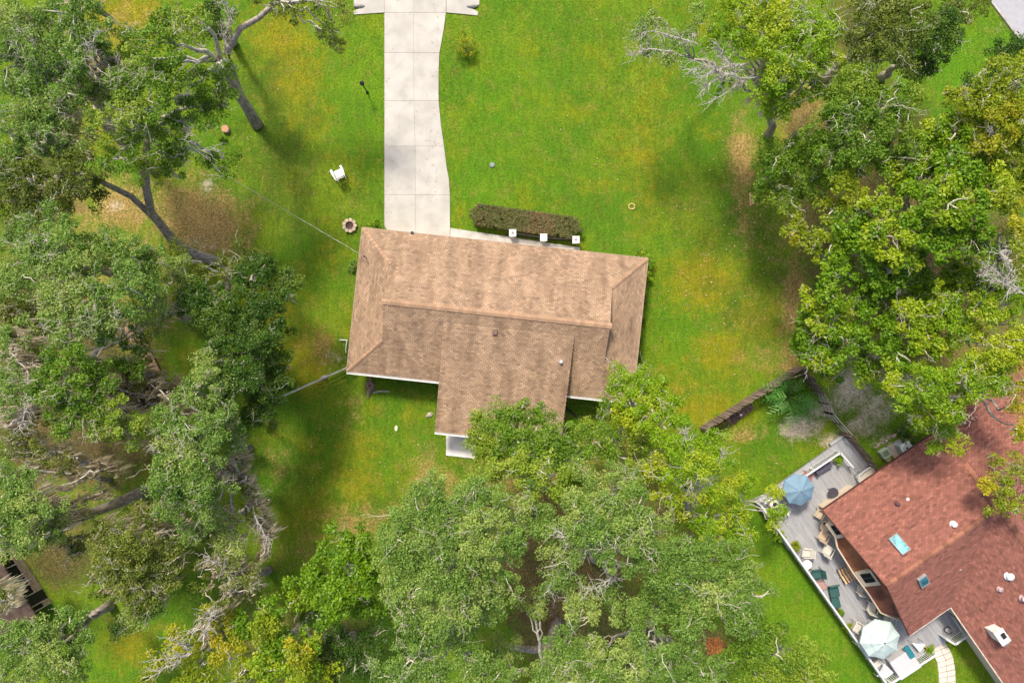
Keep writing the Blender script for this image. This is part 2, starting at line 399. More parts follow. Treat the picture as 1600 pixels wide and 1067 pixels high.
# ================================================================== GROUND
def ground():
    nx, ny = 230, 160
    xs = np.linspace(-44, 44, nx); ys = np.linspace(-31, 31, ny)
    ext = np.array([2, 6, 14, 30, 70, 180, 500, 1400.])
    xs = np.concatenate([-44-ext[::-1], xs, 44+ext]); ys = np.concatenate([-31-ext[::-1], ys, 31+ext])
    X, Y = np.meshgrid(xs, ys, indexing='ij'); n = X.size
    rng = np.random.default_rng(3)
    Z = 0.02*np.sin(X*.4+1)*np.cos(Y*.33)+0.012*np.sin(X*1.3+Y*.9)
    Z = Z*(np.abs(X) < 60)-0.03
    co = np.stack([X, Y, Z], -1).reshape(-1, 3)
    nxx, nyy = X.shape
    i, j = np.meshgrid(np.arange(nxx-1), np.arange(nyy-1), indexing='ij')
    q = np.stack([i*nyy+j, (i+1)*nyy+j, (i+1)*nyy+j+1, i*nyy+j+1], -1).reshape(-1, 4)
    me = bpy.data.meshes.new('lawn_ground'); me.vertices.add(n); me.vertices.foreach_set('co', co.reshape(-1).astype(np.float32))
    F = len(q); me.loops.add(F*4); me.loops.foreach_set('vertex_index', q.reshape(-1).astype(np.int32))
    me.polygons.add(F); me.polygons.foreach_set('loop_start', np.arange(0, F*4, 4, dtype=np.int32)); me.polygons.foreach_set('loop_total', np.full(F, 4, np.int32))
    me.update(calc_edges=True)
    PX = X/0.05+800; PY = 533.5-Y/0.05
    def blob(lst):
        f = np.zeros_like(X)
        for x, y, rx, ry, s in lst:
            d = ((PX-x)/rx)**2+((PY-y)/ry)**2; f = np.maximum(f, s*np.exp(-d*0.9))
        return f
    dirt = blob([(300, 335, 40, 70, 1.0), (355, 385, 50, 30, 1.0), (320, 350, 75, 62, 1.15), (190, 320, 70, 50, .95), (270, 330, 60, 60, .9), (130, 330, 60, 60, .7), (380, 400, 40, 30, .6), (200, 40, 60, 50, .55),
                 (500, 540, 40, 40, .6), (550, 640, 25, 40, .5), (665, 745, 28, 60, .8), (690, 760, 60, 40, .7), (800, 740, 90, 50, .8), (1160, 250, 26, 70, 1.0), (1165, 330, 22, 60, .7),
                 (1245, 470, 30, 90, .95), (1235, 560, 25, 40, .9), (1190, 560, 60, 30, .55), (850, 940, 60, 90, .9), (1110, 1005, 60, 30, .9), (960, 700, 60, 25, .8), (930, 690, 50, 20, .7),
                 (560, 820, 90, 40, .7), (480, 860, 60, 40, .55), (430, 720, 50, 60, .45), (1260, 180, 60, 60, .9), (1380, 350, 200, 130, .8), (1450, 530, 200, 80, .8), (900, 830, 200, 200, .75), (150, 450, 150, 150, .7), (100, 700, 140, 120, .6), (1160, 680, 40, 15, .8), (330, 305, 12, 10, .9), (95, 830, 40, 60, .6), (420, 1000, 120, 80, .7), (1300, 640, 130, 20, .0)])
    yell = blob([(460, 120, 60, 60, .8), (400, 260, 60, 60, .4), (520, 400, 60, 60, .45), (1000, 300, 80, 80, .45), (850, 250, 80, 60, .25), (1130, 550, 60, 60, .8), (900, 180, 80, 90, .3), (560, 700, 60, 50, .6), (200, 30, 70, 60, 1.1), (440, 60, 70, 80, .8), (480, 560, 60, 60, .9), (560, 520, 40, 60, .6), (540, 270, 60, 60, .55), (1000, 230, 80, 60, .6), (1100, 440, 80, 60, .9),
                 (1180, 500, 60, 60, .8), (1060, 600, 60, 70, .6), (1100, 640, 90, 40, .8), (560, 750, 60, 60, .7), (650, 650, 50, 60, .45), (500, 800, 80, 60, .6), (720, 330, 22, 40, .6), (960, 290, 60, 40, .4), (880, 60, 120, 60, .35),
                 (480, 180, 60, 60, .6), (200, 1000, 50, 60, .8), (160, 200, 60, 60, .8), (1000, 520, 40, 60, .4), (420, 480, 60, 60, .8), (1030, 120, 60, 60, .5), (1220, 760, 40, 40, .4), (660, 300, 200, 40, .2), (560, 130, 30, 80, .0)])
    sand = blob([(1250, 668, 34, 20, 1.1), (1330, 610, 36, 36, .9), (1290, 640, 30, 20, .8), (1370, 640, 40, 30, .75), (1400, 600, 60, 30, .6), (1340, 560, 50, 40, .55), (1300, 690, 24, 16, .8), (325, 290, 14, 14, .8), (520, 560, 26, 20, .45), (1380, 690, 26, 14, .6), (310, 378, 40, 14, .5), (180, 322, 20, 12, .6), (1345, 665, 30, 22, .8), (855, 940, 25, 50, .3), (1560, 45, 30, 8, .4)])
    olive_shade = blob([(440, 280, 70, 110, .7), (420, 150, 60, 90, .6), (470, 480, 40, 60, .4), (540, 200, 60, 80, .35), (200, 830, 120, 90, 1.0), (330, 840, 90, 60, .8), (160, 960, 60, 60, .5), (640, 610, 60, 20, .4), (610, 800, 80, 40, .5), (1080, 330, 80, 60, .5), (930, 330, 40, 50, .35), (1110, 440, 60, 60, .4), (1020, 60, 60, 60, .3), (1150, 640, 20, 10, .6), (1180, 480, 70, 90, .55), (560, 300, 60, 80, .35), (1100, 340, 60, 60, .5), (450, 210, 70, 90, .45), (560, 120, 60, 100, .25), (1160, 360, 60, 60, .55), (620, 780, 60, 60, .45), (720, 110, 40, 30, .25), (960, 440, 60, 40, .3), (460, 780, 60, 60, .35), (90, 700, 200, 160, .5), (180, 880, 150, 80, .6), (420, 320, 60, 80, .45), (1020, 330, 50, 50, .35), (480, 420, 40, 60, .3)])  # darker olive grass; partly tree and eave shade put into the colour
    lush = blob([(580, 150, 60, 110, .9), (780, 150, 90, 150, .5), (760, 300, 60, 60, .8), (1500, 100, 80, 80, 1.0), (1250, 900, 80, 120, 1), (1300, 1000, 80, 80, 1), (1030, 500, 40, 100, .6), (1050, 550, 60, 60, .5), (170, 990, 50, 70, .6), (1210, 560, 0.1, 0.1, 0)])
    litter_shade = blob([(60, 640, 130, 150, 1.0), (150, 700, 130, 70, 1.0), (210, 590, 60, 60, 1.0), (40, 470, 70, 90, 1.1), (160, 520, 90, 60, .9), (250, 500, 60, 50, .6), (60, 300, 90, 100, .8), (90, 880, 70, 50, 1.0), (130, 860, 60, 60, .7), (330, 870, 60, 40, .4), (880, 880, 160, 120, .9), (850, 960, 80, 60, .9), (700, 880, 150, 120, .7), (1450, 420, 200, 160, 1.1), (1400, 470, 120, 60, 1.1), (1330, 480, 80, 60, 1.0), (1280, 300, 60, 100, .8), (1380, 230, 110, 110, .9), (1350, 40, 80, 70, .9), (1260, 200, 60, 60, .7), (1560, 260, 80, 110, .9), (950, 1000, 200, 80, .8), (1000, 800, 150, 60, .6), (530, 1000, 80, 60, .9), (1160, 640, 0.1, 0.1, 0)])  # brown leaf litter that also carries the shade under the groves as colour
    a = me.attributes.new('litter', 'FLOAT', 'POINT'); a.data.foreach_set('value', litter_shade.reshape(-1).astype(np.float32))
    a = me.attributes.new('patch', 'FLOAT_COLOR', 'POINT'); a.data.foreach_set('color', np.stack([dirt, yell, sand, olive_shade], -1).reshape(-1).astype(np.float32))
    a = me.attributes.new('lush', 'FLOAT', 'POINT'); a.data.foreach_set('value', lush.reshape(-1).astype(np.float32))
    m = bpy.data.materials.new('lawn'); m.use_nodes = True; nt = m.node_tree; L = nt.links
    p = nt.nodes['Principled BSDF']; p.inputs['Roughness'].default_value = .85; p.inputs['Specular IOR Level'].default_value = .12
    tc = node(nt, 'ShaderNodeTexCoord')
    def noise(sc, det=5, rough=.6, st=None, off=0):
        v = tc.outputs['Object']
        mp = node(nt, 'ShaderNodeMapping'); mp.inputs['Location'].default_value = (off, off*.7, 0)
        if st: mp.inputs['Scale'].default_value = st
        L.new(v, mp.inputs[0]); z = node(nt, 'ShaderNodeTexNoise'); z.inputs['Scale'].default_value = sc; z.inputs['Detail'].default_value = det; z.inputs['Roughness'].default_value = rough
        L.new(mp.outputs[0], z.inputs['Vector']); return z.outputs['Fac']
    def math_(op, a, b, c=None):
        x = node(nt, 'ShaderNodeMath', operation=op)
        for k, v in enumerate((a, b) if c is None else (a, b, c)):
            if isinstance(v, (int, float)): x.inputs[k].default_value = v
            else: L.new(v, x.inputs[k])
        return x.outputs[0]
    def mix(f, a, b, mode='MIX'):
        x = node(nt, 'ShaderNodeMix', data_type='RGBA', blend_type=mode)
        for k, v in ((0, f), (6, a), (7, b)):
            if isinstance(v, (int, float)): x.inputs[k].default_value = v
            elif isinstance(v, tuple): x.inputs[k].default_value = (*v, 1)
            else: L.new(v, x.inputs[k])
        return x.outputs[2]
    def smooth(f, a, b):
        mr = node(nt, 'ShaderNodeMapRange', interpolation_type='SMOOTHSTEP'); mr.inputs['From Min'].default_value = a; mr.inputs['From Max'].default_value = b
        L.new(f, mr.inputs[0]); return mr.outputs[0]
    at = node(nt, 'ShaderNodeAttribute', attribute_name='patch'); sp = node(nt, 'ShaderNodeSeparateColor'); L.new(at.outputs['Color'], sp.inputs[0])
    al = node(nt, 'ShaderNodeAttribute', attribute_name='lush')
    big = noise(.16, 4, .6); mid = noise(.55, 5, .65, off=9); fine = noise(6.5, 6, .8, off=4); vfine = noise(26, 3, .7, off=2); streak = noise(2.2, 4, .6, (1.6, .35, 1), 6)
    mid2 = noise(.9, 6, .7, off=31); mid3 = noise(.3, 6, .7, off=47)
    base = mix(smooth(big, .38, .62), (.076, .180, .008), (.136, .215, .010))
    base = mix(math_('MULTIPLY', smooth(mid, .42, .66), .75), base, (.075, .165, .008))
    base = mix(math_('MULTIPLY', smooth(mid3, .50, .68), .75), base, (.185, .215, .007))
    base = mix(math_('MULTIPLY', al.outputs['Fac'], .6), base, (.100, .24, .007))
    fy = smooth(math_('ADD', sp.outputs[1], math_('MULTIPLY', math_('SUBTRACT', mid2, .5), 1.5)), .25, .95)
    base = mix(math_('MULTIPLY', fy, .85), base, (.25, .215, .009))
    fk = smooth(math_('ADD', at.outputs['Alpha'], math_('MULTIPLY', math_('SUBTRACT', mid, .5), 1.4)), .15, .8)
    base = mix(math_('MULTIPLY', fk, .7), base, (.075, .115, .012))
    # dead thatch showing through here and there
    th = smooth(math_('ADD', math_('MULTIPLY', noise(.75, 7, .78, off=20), .75), math_('MULTIPLY', fine, .25)), .50, .64)
    base = mix(math_('MULTIPLY', th, .42), base, (.25, .185, .045))
    fd = smooth(math_('ADD', sp.outputs[0], math_('ADD', math_('MULTIPLY', math_('SUBTRACT', mid2, .5), 1.7), math_('MULTIPLY', math_('SUBTRACT', fine, .5), .5))), .2, 1.05)
    base = mix(math_('MULTIPLY', fd, .88), base, mix(smooth(fine, .35, .65), (.25, .155, .055), (.43, .28, .105)))
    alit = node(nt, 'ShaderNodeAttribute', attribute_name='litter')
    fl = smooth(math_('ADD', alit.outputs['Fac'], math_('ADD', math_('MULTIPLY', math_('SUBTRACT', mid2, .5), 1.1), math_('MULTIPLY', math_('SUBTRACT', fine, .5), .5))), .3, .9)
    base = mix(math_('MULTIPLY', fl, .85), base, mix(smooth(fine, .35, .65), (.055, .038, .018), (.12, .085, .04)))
    fs = smooth(math_('ADD', sp.outputs[2], math_('ADD', math_('MULTIPLY', math_('SUBTRACT', noise(1.2, 5, .7, off=13), .5), 1.4), math_('MULTIPLY', math_('SUBTRACT', fine, .5), .35))), .25, .95)
    base = mix(math_('MULTIPLY', fs, .9), base, mix(smooth(fine, .3, .7), (.46, .36, .25), (.66, .55, .42)))
    # blades: value swing at two small scales
    v1 = math_('ADD', math_('MULTIPLY', smooth(fine, .25, .75), .75), .64); v2 = math_('ADD', math_('MULTIPLY', smooth(vfine, .3, .7), .7), .68); v3 = math_('ADD', math_('MULTIPLY', smooth(streak, .3, .7), .22), .89)
    v = math_('MULTIPLY', math_('MULTIPLY', v1, v2), v3); cb = node(nt, 'ShaderNodeCombineColor')
    for k in range(3): L.new(v, cb.inputs[k])
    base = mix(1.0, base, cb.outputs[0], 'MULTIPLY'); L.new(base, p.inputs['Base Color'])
    bm = node(nt, 'ShaderNodeBump'); bm.inputs['Strength'].default_value = .9; bm.inputs['Distance'].default_value = .10
    L.new(math_('ADD', math_('MULTIPLY', fine, .7), math_('MULTIPLY', vfine, .5)), bm.inputs['Height']); L.new(bm.outputs[0], p.inputs['Normal'])
    me.materials.append(m)
    o = bpy.data.objects.new('lawn_ground', me); C.objects.link(o); o['kind'] = 'structure'
ground()

def grass():
    """short blades standing over the lawn, tinted like it; one mass nobody could count"""
    rng = np.random.default_rng(5); N = 230000
    px = rng.uniform(-20, 1620, N); py = rng.uniform(-20, 1087, N)
    def inpoly(P):
        c = np.zeros(N, bool); P = np.array(P)
        for a in range(len(P)):
            x1, y1 = P[a]; x2, y2 = P[a-1]
            c ^= ((y1 > py) != (y2 > py)) & (px < (x2-x1)*(py-y1)/(y2-y1+1e-9)+x1)
        return c
    bad = inpoly([(599, -30), (750, -30), (750, 26), (697, 22), (686, 110), (704, 300), (704, 356), (905, 386), (905, 400), (1000, 400), (985, 615), (890, 660), (690, 660), (690, 595), (555, 578), (575, 360), (599, 364)])
    bad |= inpoly([(553, -30), (602, -30), (602, 24), (553, 24)]) | inpoly([(1545, -20), (1630, -20), (1630, 70), (1590, 55)])
    bad |= inpoly([(1190, 785), (1325, 690), (1460, 690), (1640, 600), (1640, 1100), (1440, 1100), (1450, 1015), (1380, 1050)]) | inpoly([(696, 640), (745, 640), (745, 712), (696, 712)])
    for x, y, rx, ry in [(320, 350, 62, 48), (1250, 668, 36, 20), (1330, 625, 50, 40), (1160, 240, 20, 60), (1110, 668, 60, 20), (1430, 400, 230, 260), (880, 860, 250, 150), (130, 520, 140, 260)]:
        bad |= (((px-x)/rx)**2+((py-y)/ry)**2 < 1) & (rng.random(N) < .9)
    px, py = px[~bad], py[~bad]; n = len(px)
    p = np.stack([(px-800)*.05, (533.5-py)*.05, np.full(n, -.03)], 1)
    a = rng.random(n)*2*np.pi; d = np.stack([np.cos(a), np.sin(a), np.zeros(n)], 1); s = np.stack([-np.sin(a), np.cos(a), np.zeros(n)], 1)
    hh = rng.uniform(.05, .11, n)[:, None]; q = np.stack([p-s*.018, p+s*.018, p+d*hh*rng.uniform(.5, 1.4, (n, 1))+np.array([0, 0, 1])*hh], 1)
    tint = np.stack([rng.random(n), .5+.5*np.sin(p[:, 0]*.5)*np.cos(p[:, 1]*.6+1), rng.random(n)], 1)
    o = npmesh('grass', q, 3, leafmat('grass_blade', (.075, .17, .006), (.20, .27, .012), (.33, .28, .03), trans=.2, rough=.6), None, np.clip(tint, 0, 1), kind='stuff')
    o['label'] = 'short green and yellowish lawn grass around both houses'
grass()

# ================================================================== DRIVEWAY, WALK, ROAD
CONC = mat('pale_concrete', (0.455, 0.43, 0.38), 0.85, 0.09, .9, bump=.15, bscale=40, stain_or_glint=((.35, .33, .285), .5, .5), objrand=.04)
def interp(pl, y):
    for (x0, y0), (x1, y1) in zip(pl, pl[1:]):
        if y0 <= y <= y1: return x0+(x1-x0)*(y-y0)/(y1-y0)
    return pl[-1][0]
EDGE = [(697, -80), (697, 20), (693, 50), (687, 80), (685.5, 110), (685.5, 158), (689, 195), (694, 229), (698, 262), (701.5, 280), (703, 304), (703.5, 410)]
drive = MB().prism([tuple(W(x, y).xy) for x, y in [(600.5, -82), (697.5, -82)]+EDGE[1:]+[(703.5, 412), (600.5, 412)]], -.05, .028).build('driveway', mat('joint_sand', (.22, .18, .13), .95, .2), kind='structure')
rows = [-78, -48, 20.5, 83, 158, 229, 304.5, 410]; mids = [(646.5, -80), (646.5, 83), (647, 158), (648.5, 229), (649.5, 304), (649.5, 410)]
for a, b in zip(rows, rows[1:]):
    for side in (0, 1):
        ys = [a+.2]+[y for _, y in EDGE if a+3 < y < b-3]+[b-.2]
        if side == 0: P = [(601, a+.2), (interp(mids, a)-.15, a+.2), (interp(mids, b)-.15, b-.2), (601, b-.2)]
        else: P = [(interp(mids, a)+.15, a+.2)]+[(interp(EDGE, y)-.2, y) for y in ys]+[(interp(mids, b)+.15, b-.2)]
        MB().prism([tuple(W(x, y).xy) for x, y in P], 0, .045).build('slab', CONC, drive)
APL = [(600.5, -30), (553, -30), (553, 7), (559, 7.4), (565, 8.6), (569, 10.6), (565, 13), (559, 15.2), (553, 18), (553, 23.5), (576, 22), (600.5, 20.3)]
MB().prism([tuple(W(x, y).xy) for x, y in APL], 0, .045).build('slab', CONC, drive)
APR = [(697.6, -30), (749, -30), (749, 8.5), (741, 8.4), (734, 9.4), (729.5, 11), (734, 13), (741, 16), (747, 19), (746.5, 25), (722, 22.5), (697.6, 20.3)]
MB().prism([tuple(W(x, y).xy) for x, y in APR], 0, .045).build('slab', CONC, drive)
for x in (561, 738):
    s = MB().lathe([(.0, 0), (.34, 0), (.38, .08), (.3, .16), (.05, .2)], sides=12).build('granite_boulder', mat('grey_granite', (.33, .31, .29), .8, .3, 8), None, True, loc=tuple(W(x, 10.5)))
    s.scale = (1.2, .42, 1)
    tagp(s, ('grey stone in the apron notch nearest the leaning oak' if x < 600 else 'grey stone in the apron notch nearest the round bush'), 'boulder', 'stones in the notches of the driveway apron')
# road beyond the far lawn
road = MB().prism([tuple(W(x, y).xy) for x, y in [(1547, 0), (1535, -40), (1480, -200), (1700, -200), (1720, 80), (1640, 85), (1592, 57)]], -.06, -.004+.02).build('road', mat('pale_asphalt', (.36, .36, .38), .9, .06, 2), kind='structure')
MB().prism([tuple(W(x, y).xy) for x, y in [(1544, 0), (1531, -40), (1535, -40), (1547, 0), (1592, 57), (1640, 85), (1640, 89), (1589, 60)]], -.05, .10).build('kerb', mat('kerb_concrete', (.42, .38, .34), .9), kind='structure')

# ================================================================== SHINGLED ROOFS
def shingles(parent, pts, m, tabw=.28, expo=.155, rng=random.Random(1), thick=.028, holes=None, kind_name='shingles'):
    """three tab shingles over the convex polygon pts; the first edge is the eave, seen from outside counter-clockwise"""
    P = [Vector(p) for p in pts]; e = (P[1]-P[0]); e.normalize(); nrm = (P[1]-P[0]).cross(P[2]-P[0]); nrm.normalize()
    if nrm.z < 0: nrm = -nrm
    up = nrm.cross(e)
    if up.z < 0: up = -up
    Q = [((p-P[0]).dot(e), (p-P[0]).dot(up)) for p in P]
    vmax = max(q[1] for q in Q); mb = MB(); R = []
    def span(v):
        xs = []
        for (x0, y0), (x1, y1) in zip(Q, Q[1:]+Q[:1]):
            if (y0 <= v < y1) or (y1 <= v < y0): xs.append(x0+(x1-x0)*(v-y0)/(y1-y0))
        return (min(xs), max(xs)) if len(xs) >= 2 else None
    row = 0; v = 0.0
    while v < vmax-.02:
        v1 = min(v+expo, vmax); s = span((v+v1)/2)
        if s:
            off = (row % 2)*tabw/2+rng.uniform(-.01, .01); k = math.floor((s[0]-off)/tabw); rowr = rng.uniform(-.08, .08)
            while True:
                a = max(off+k*tabw+.008, s[0]); b = min(off+(k+1)*tabw-.008, s[1]); k += 1
                if a >= s[1]: break
                if b-a < .02: continue
                t = thick*rng.uniform(.75, 1.25)
                lo0 = P[0]+e*a+up*(v-.012); lo1 = P[0]+e*b+up*(v-.012); hi0 = P[0]+e*a+up*v1; hi1 = P[0]+e*b+up*v1
                n = len(mb.v)
                mb.v += [tuple(lo0+nrm*.002), tuple(lo1+nrm*.002), tuple(lo1+nrm*t), tuple(lo0+nrm*t), tuple(hi1+nrm*.006), tuple(hi0+nrm*.006)]
                mb.f += [(n, n+1, n+2, n+3), (n+3, n+2, n+4, n+5), (n+1, n+4, n+2), (n, n+3, n+5)]
                r = min(1, max(0, .5+rowr+rng.gauss(0, .2))); R += [r]*4
        v = v1; row += 1
    mb.r = R
    return mb.build(kind_name, m, parent, kind='stuff')
def caps(parent, a, b, m, n=None, wd=.3, ht=.04, length=.32):
    a = Vector(a); b = Vector(b); L_ = (b-a).length; n = n or max(2, int(L_/length)); d = (b-a)/n; o0 = None
    dn = d.normalized(); sx = dn.cross(Vector((0, 0, 1))).normalized()
    for i in range(n):
        if o0 is None:
            mb = MB(); l = d.length*1.04; z = .05
            prof = [(-wd/2, -wd*.18), (0, 0), (wd/2, -wd*.18)]
            pts = []
            for t, lift in ((0, .0), (l, .028)):
                for x, zz in prof: pts.append(tuple(dn*t+sx*x+Vector((0, 0, zz+z+lift))))
                for x, zz in prof[::-1]: pts.append(tuple(dn*t+sx*x+Vector((0, 0, zz+z+lift-.035))))
            mb.v = pts; mb.f = [(0, 1, 7, 6), (1, 2, 8, 7), (2, 3, 9, 8), (5, 0, 6, 11), (3, 4, 10, 9), (4, 5, 11, 10), (0, 5, 4, 3, 2, 1), (6, 7, 8, 9, 10, 11)]
            o0 = mb.build('ridge_cap', m, parent); o0.location = a
        else:
            c = o0.copy(); C.objects.link(c); c.location = a+d*i; c.parent = parent
TAN_N = mat('tan_shingle', (0.330, 0.222, 0.142), .92, .12, 1.1, attr=.28, stain_or_glint=((.190, .120, .075), 1.2, .62), stretch=(1, .22, .5), bump=.3, bscale=60)
UNDER = mat('roof_underlay', (.09, .055, .035), .95, .2)
TAN_CAP = mat('tan_ridge_cap', (0.37, 0.235, 0.145), .9, .12, 3, objrand=.14)
WHITE = mat('white_paint', (.70, .69, .66), .5, .04, 4)
STUCCO = mat('cream_stucco', (.66, .56, .44), .85, .06, 3, bump=.2)

# ------------------------------------------------------------------ the ranch house with the tan roof
ZE = 2.7; o_ = W(542, 580, ZE); ang = math.atan2(-.107, .9943)
Lh, Dh, SL = 21.3, 10.7, .41
ranch = thing('ranch_house', 'long single storey house with weathered tan shingle roof at the end of the concrete driveway', 'house', (o_.x, o_.y, 0), ang)
RI = ranch.matrix_basis.inverted()
zr = ZE+SL*Dh/2; hin = 2.55
def lz(v): return ZE+SL*min(v, Dh-v)
body = MB().prism([(.5, .5), (Lh-.5, .5), (Lh-.5, Dh-.5), (.5, Dh-.5)], -.1, ZE-.06); body.prism([(7.6, -3.1), (15.9, -3.1), (15.9, .5), (7.6, .5)], -.1, 2.5)
body.build('wall', STUCCO, ranch)
th = .10
def slab3(pts, t, name, m, parent):
    """a flat plate under the polygon pts"""
    mb = MB(); P = [Vector(p) for p in pts]; n = len(P)
    mb.v = [tuple(p) for p in P]+[tuple(p-Vector((0, 0, t))) for p in P]
    mb.f = [tuple(range(n)), tuple(range(2*n-1, n-1, -1))]+[(i, n+i, n+(i+1) % n, (i+1) % n) for i in range(n)]
    return mb.build(name, m, parent)
N_sl = [(Lh, Dh, ZE), (0, Dh, ZE), (hin, Dh-hin, lz(hin)), (hin, Dh/2, zr), (Lh-hin, Dh/2, zr), (Lh-hin, Dh-hin, lz(hin))]
S_sl = [(0, 0, ZE), (Lh, 0, ZE), (Lh-hin, hin, lz(hin)), (Lh-hin, Dh/2, zr), (hin, Dh/2, zr), (hin, hin, lz(hin))]
W_sl = [(0, Dh, ZE), (0, 0, ZE), (hin, hin, lz(hin)), (hin, Dh-hin, lz(hin))]
E_sl = [(Lh, 0, ZE), (Lh, Dh, ZE), (Lh-hin, Dh-hin, lz(hin)), (Lh-hin, hin, lz(hin))]
wx0, wx1, wy0, wy1 = 6.95, 16.35, -3.75, 4.35
zw0 = 2.62; zw1 = ZE+SL*wy1+.05
wing = [(wx0, wy0, zw0), (wx1, wy0, zw0), (wx1, wy1, zw1), (wx0, wy1, zw1)]
for pl in (N_sl, S_sl, W_sl, E_sl, wing):
    slab3(pl, th, 'roof', UNDER, ranch)
roofs = [o for o in ranch.children if o.name.startswith('roof')]
for ro, pl in zip(roofs, (N_sl, S_sl, W_sl, E_sl, wing)):
    shingles(ro, pl, TAN_N)
# gablets above the end hips, side cheeks of the lanai roof
for u in (hin+.02, Lh-hin-.02):
    MB().poly([(u, hin+.25, lz(hin)+.02), (u, Dh-hin-.25, lz(hin)+.02), (u, Dh/2, zr-.12)]).build('gablet', mat('tan_board', (.4, .27, .18), .8), ranch)
for u in (wx0+.02, wx1-.02):
    q = MB(); q.poly([(u, wy0+.05, zw0-th), (u, wy1, zw1-th), (u, wy1, zw1-th-.02), (u, 0, ZE-.02), (u, wy0+.05, 2.4)]); q.build('cheek_board', mat('tan_board', (.4, .27, .18)), ranch)
r0 = ranch
caps(r0, (hin-.1, Dh/2, zr), (Lh-hin+.1, Dh/2, zr), TAN_CAP, wd=.42)
for a, b in (((0, 0, ZE), (hin, hin, lz(hin))), ((Lh, 0, ZE), (Lh-hin, hin, lz(hin))), ((0, Dh, ZE), (hin, Dh-hin, lz(hin))), ((Lh, Dh, ZE), (Lh-hin, Dh-hin, lz(hin)))):
    caps(r0, a, b, TAN_CAP, wd=.26)
def gutter(x0, y0, x1, y1, z, out, name='gutter', parent=ranch):
    """an open trough along the eave: back, floor, front lip"""
    a = Vector((x0, y0, z)); b = Vector((x1, y1, z)); o = Vector((*out, 0)); mb = MB()
    mb.bar(a+o*.01-Vector((0, 0, .05)), b+o*.01-Vector((0, 0, .05)), .02, .13); mb.bar(a+o*.075-Vector((0, 0, .105)), b+o*.075-Vector((0, 0, .105)), .12, .015); mb.bar(a+o*.14-Vector((0, 0, .045)), b+o*.14-Vector((0, 0, .045)), .035, .12)
    mb.build(name, WHITE, parent)
gutter(-.02, -.03, wx0, -.03, ZE, (0, -1)); gutter(wx1, -.03, Lh+.02, -.03, ZE, (0, -1)); gutter(wx0, wy0-.03, wx1, wy0-.03, zw0, (0, -1))
FB = mat('tan_fascia', (.36, .26, .18), .7)
for a, b in (((-.03, 0, ZE-.07), (-.03, Dh, ZE-.07)), ((Lh+.03, 0, ZE-.07), (Lh+.03, Dh, ZE-.07)), ((0, Dh+.03, ZE-.07), (Lh, Dh+.03, ZE-.07))):
    MB().bar(a, b, .04, .18).build('fascia', FB, ranch)
def loc_on(px, py, z): return RI @ W(px, py, z)
v_ = loc_on(773, 519, 4.75); vz = ZE+SL*v_.y
MB().box((v_.x, v_.y, vz+.12), (.26, .26, .2)).box((v_.x, v_.y, vz+.24), (.34, .34, .04)).build('roof_vent', mat('brown_metal', (.16, .09, .08), .6), ranch)
v_ = loc_on(876, 565, 3.9); vz = zw0+(v_.y-wy0)*(zw1-zw0)/(wy1-wy0)
MB().lathe([(.09, 0), (.09, .35), (.06, .35)], (v_.x, v_.y, vz), 10).build('vent_pipe', WHITE, ranch)
MB().lathe([(.2, 0), (.1, .06)], (v_.x, v_.y, vz+.03), 10).build('flashing', mat('lead', (.3, .25, .24), .6), ranch)
m_ = loc_on(571, 402, 3.2); MB().lathe([(.035, 0), (.035, .9), (.08, .92), (.08, 1.0)], (m_.x, m_.y, 2.75), 8).build('service_mast', mat('dark_metal', (.05, .05, .05), .5), ranch)
m_ = loc_on(644, 364, 2.8); MB().lathe([(.13, 0), (.13, .12), (.05, .16)], (m_.x, m_.y, 2.66), 10).build('eave_pipe', mat('dark_metal', (.05, .05, .05), .5), ranch)  # stub of a dark pipe on the eave
mastw = ranch.matrix_basis @ Vector((loc_on(571, 402, 3.2).x, loc_on(571, 402, 3.2).y, 3.6))

# service cable and its pole outside the frame
pole_p = W(-60, 20, 0); pole_top = Vector((-41.5, 22.5, 9.2))
cab = thing('overhead_cable', 'thin pale service cable running from the tan roof over the lawn into the oaks', 'cable', tuple(mastw))
pts = []
for i in range(40):
    t = i/39; p = mastw.lerp(W(150, 155, 8.3), t); p.z -= 1.0*math.sin(math.pi*t); pts.append(p-mastw)
MB().tube(pts, .015, 6).build('wire', mat('pale_cable', (.33, .33, .29), .5, .25, 14), cab)
pts2 = [p+Vector((.03*math.sin(i*2.2), .03*math.cos(i*2.2), .02)) for i, p in enumerate(pts)]
MB().tube(pts2, .010, 5).build('wire', mat('pale_cable', (.33, .33, .29)), cab)

# patio slab behind the lanai, front walk, piers with railing, hedge
pt = MB().prism([tuple(W(x, y).xy) for x, y in [(698, 640), (748, 644), (742, 716), (697, 711)]], -.05, .07).build('patio_slab', mat('patio_concrete', (.72, .69, .66), .85, .08, 1.2, stain_or_glint=((.42, .39, .36), .8, .5)), kind='structure')
wk = MB().prism([tuple(W(x, y).xy) for x, y in [(703.8, 356.5), (906, 387), (903, 432), (703.8, 412)]], -.05, .06).build('front_walk', mat('walk_concrete', (.47, .45, .41), .85, .1, 1.5, stain_or_glint=((.33, .31, .27), .7, .6)), kind='structure')
PIER = mat('white_stone', (.72, .71, .69), .7, .07, 8)
DM = mat('black_iron', (.03, .026, .024), .5)
porch = thing('porch_railing', 'low front porch railing of three white square piers and dark iron rails behind the hedge', 'railing', tuple(W(850, 372)), 0)
pw = [W(801, 364, .95), W(849.5, 371, .95), W(900, 374.5, .95)]; off = W(850, 372)
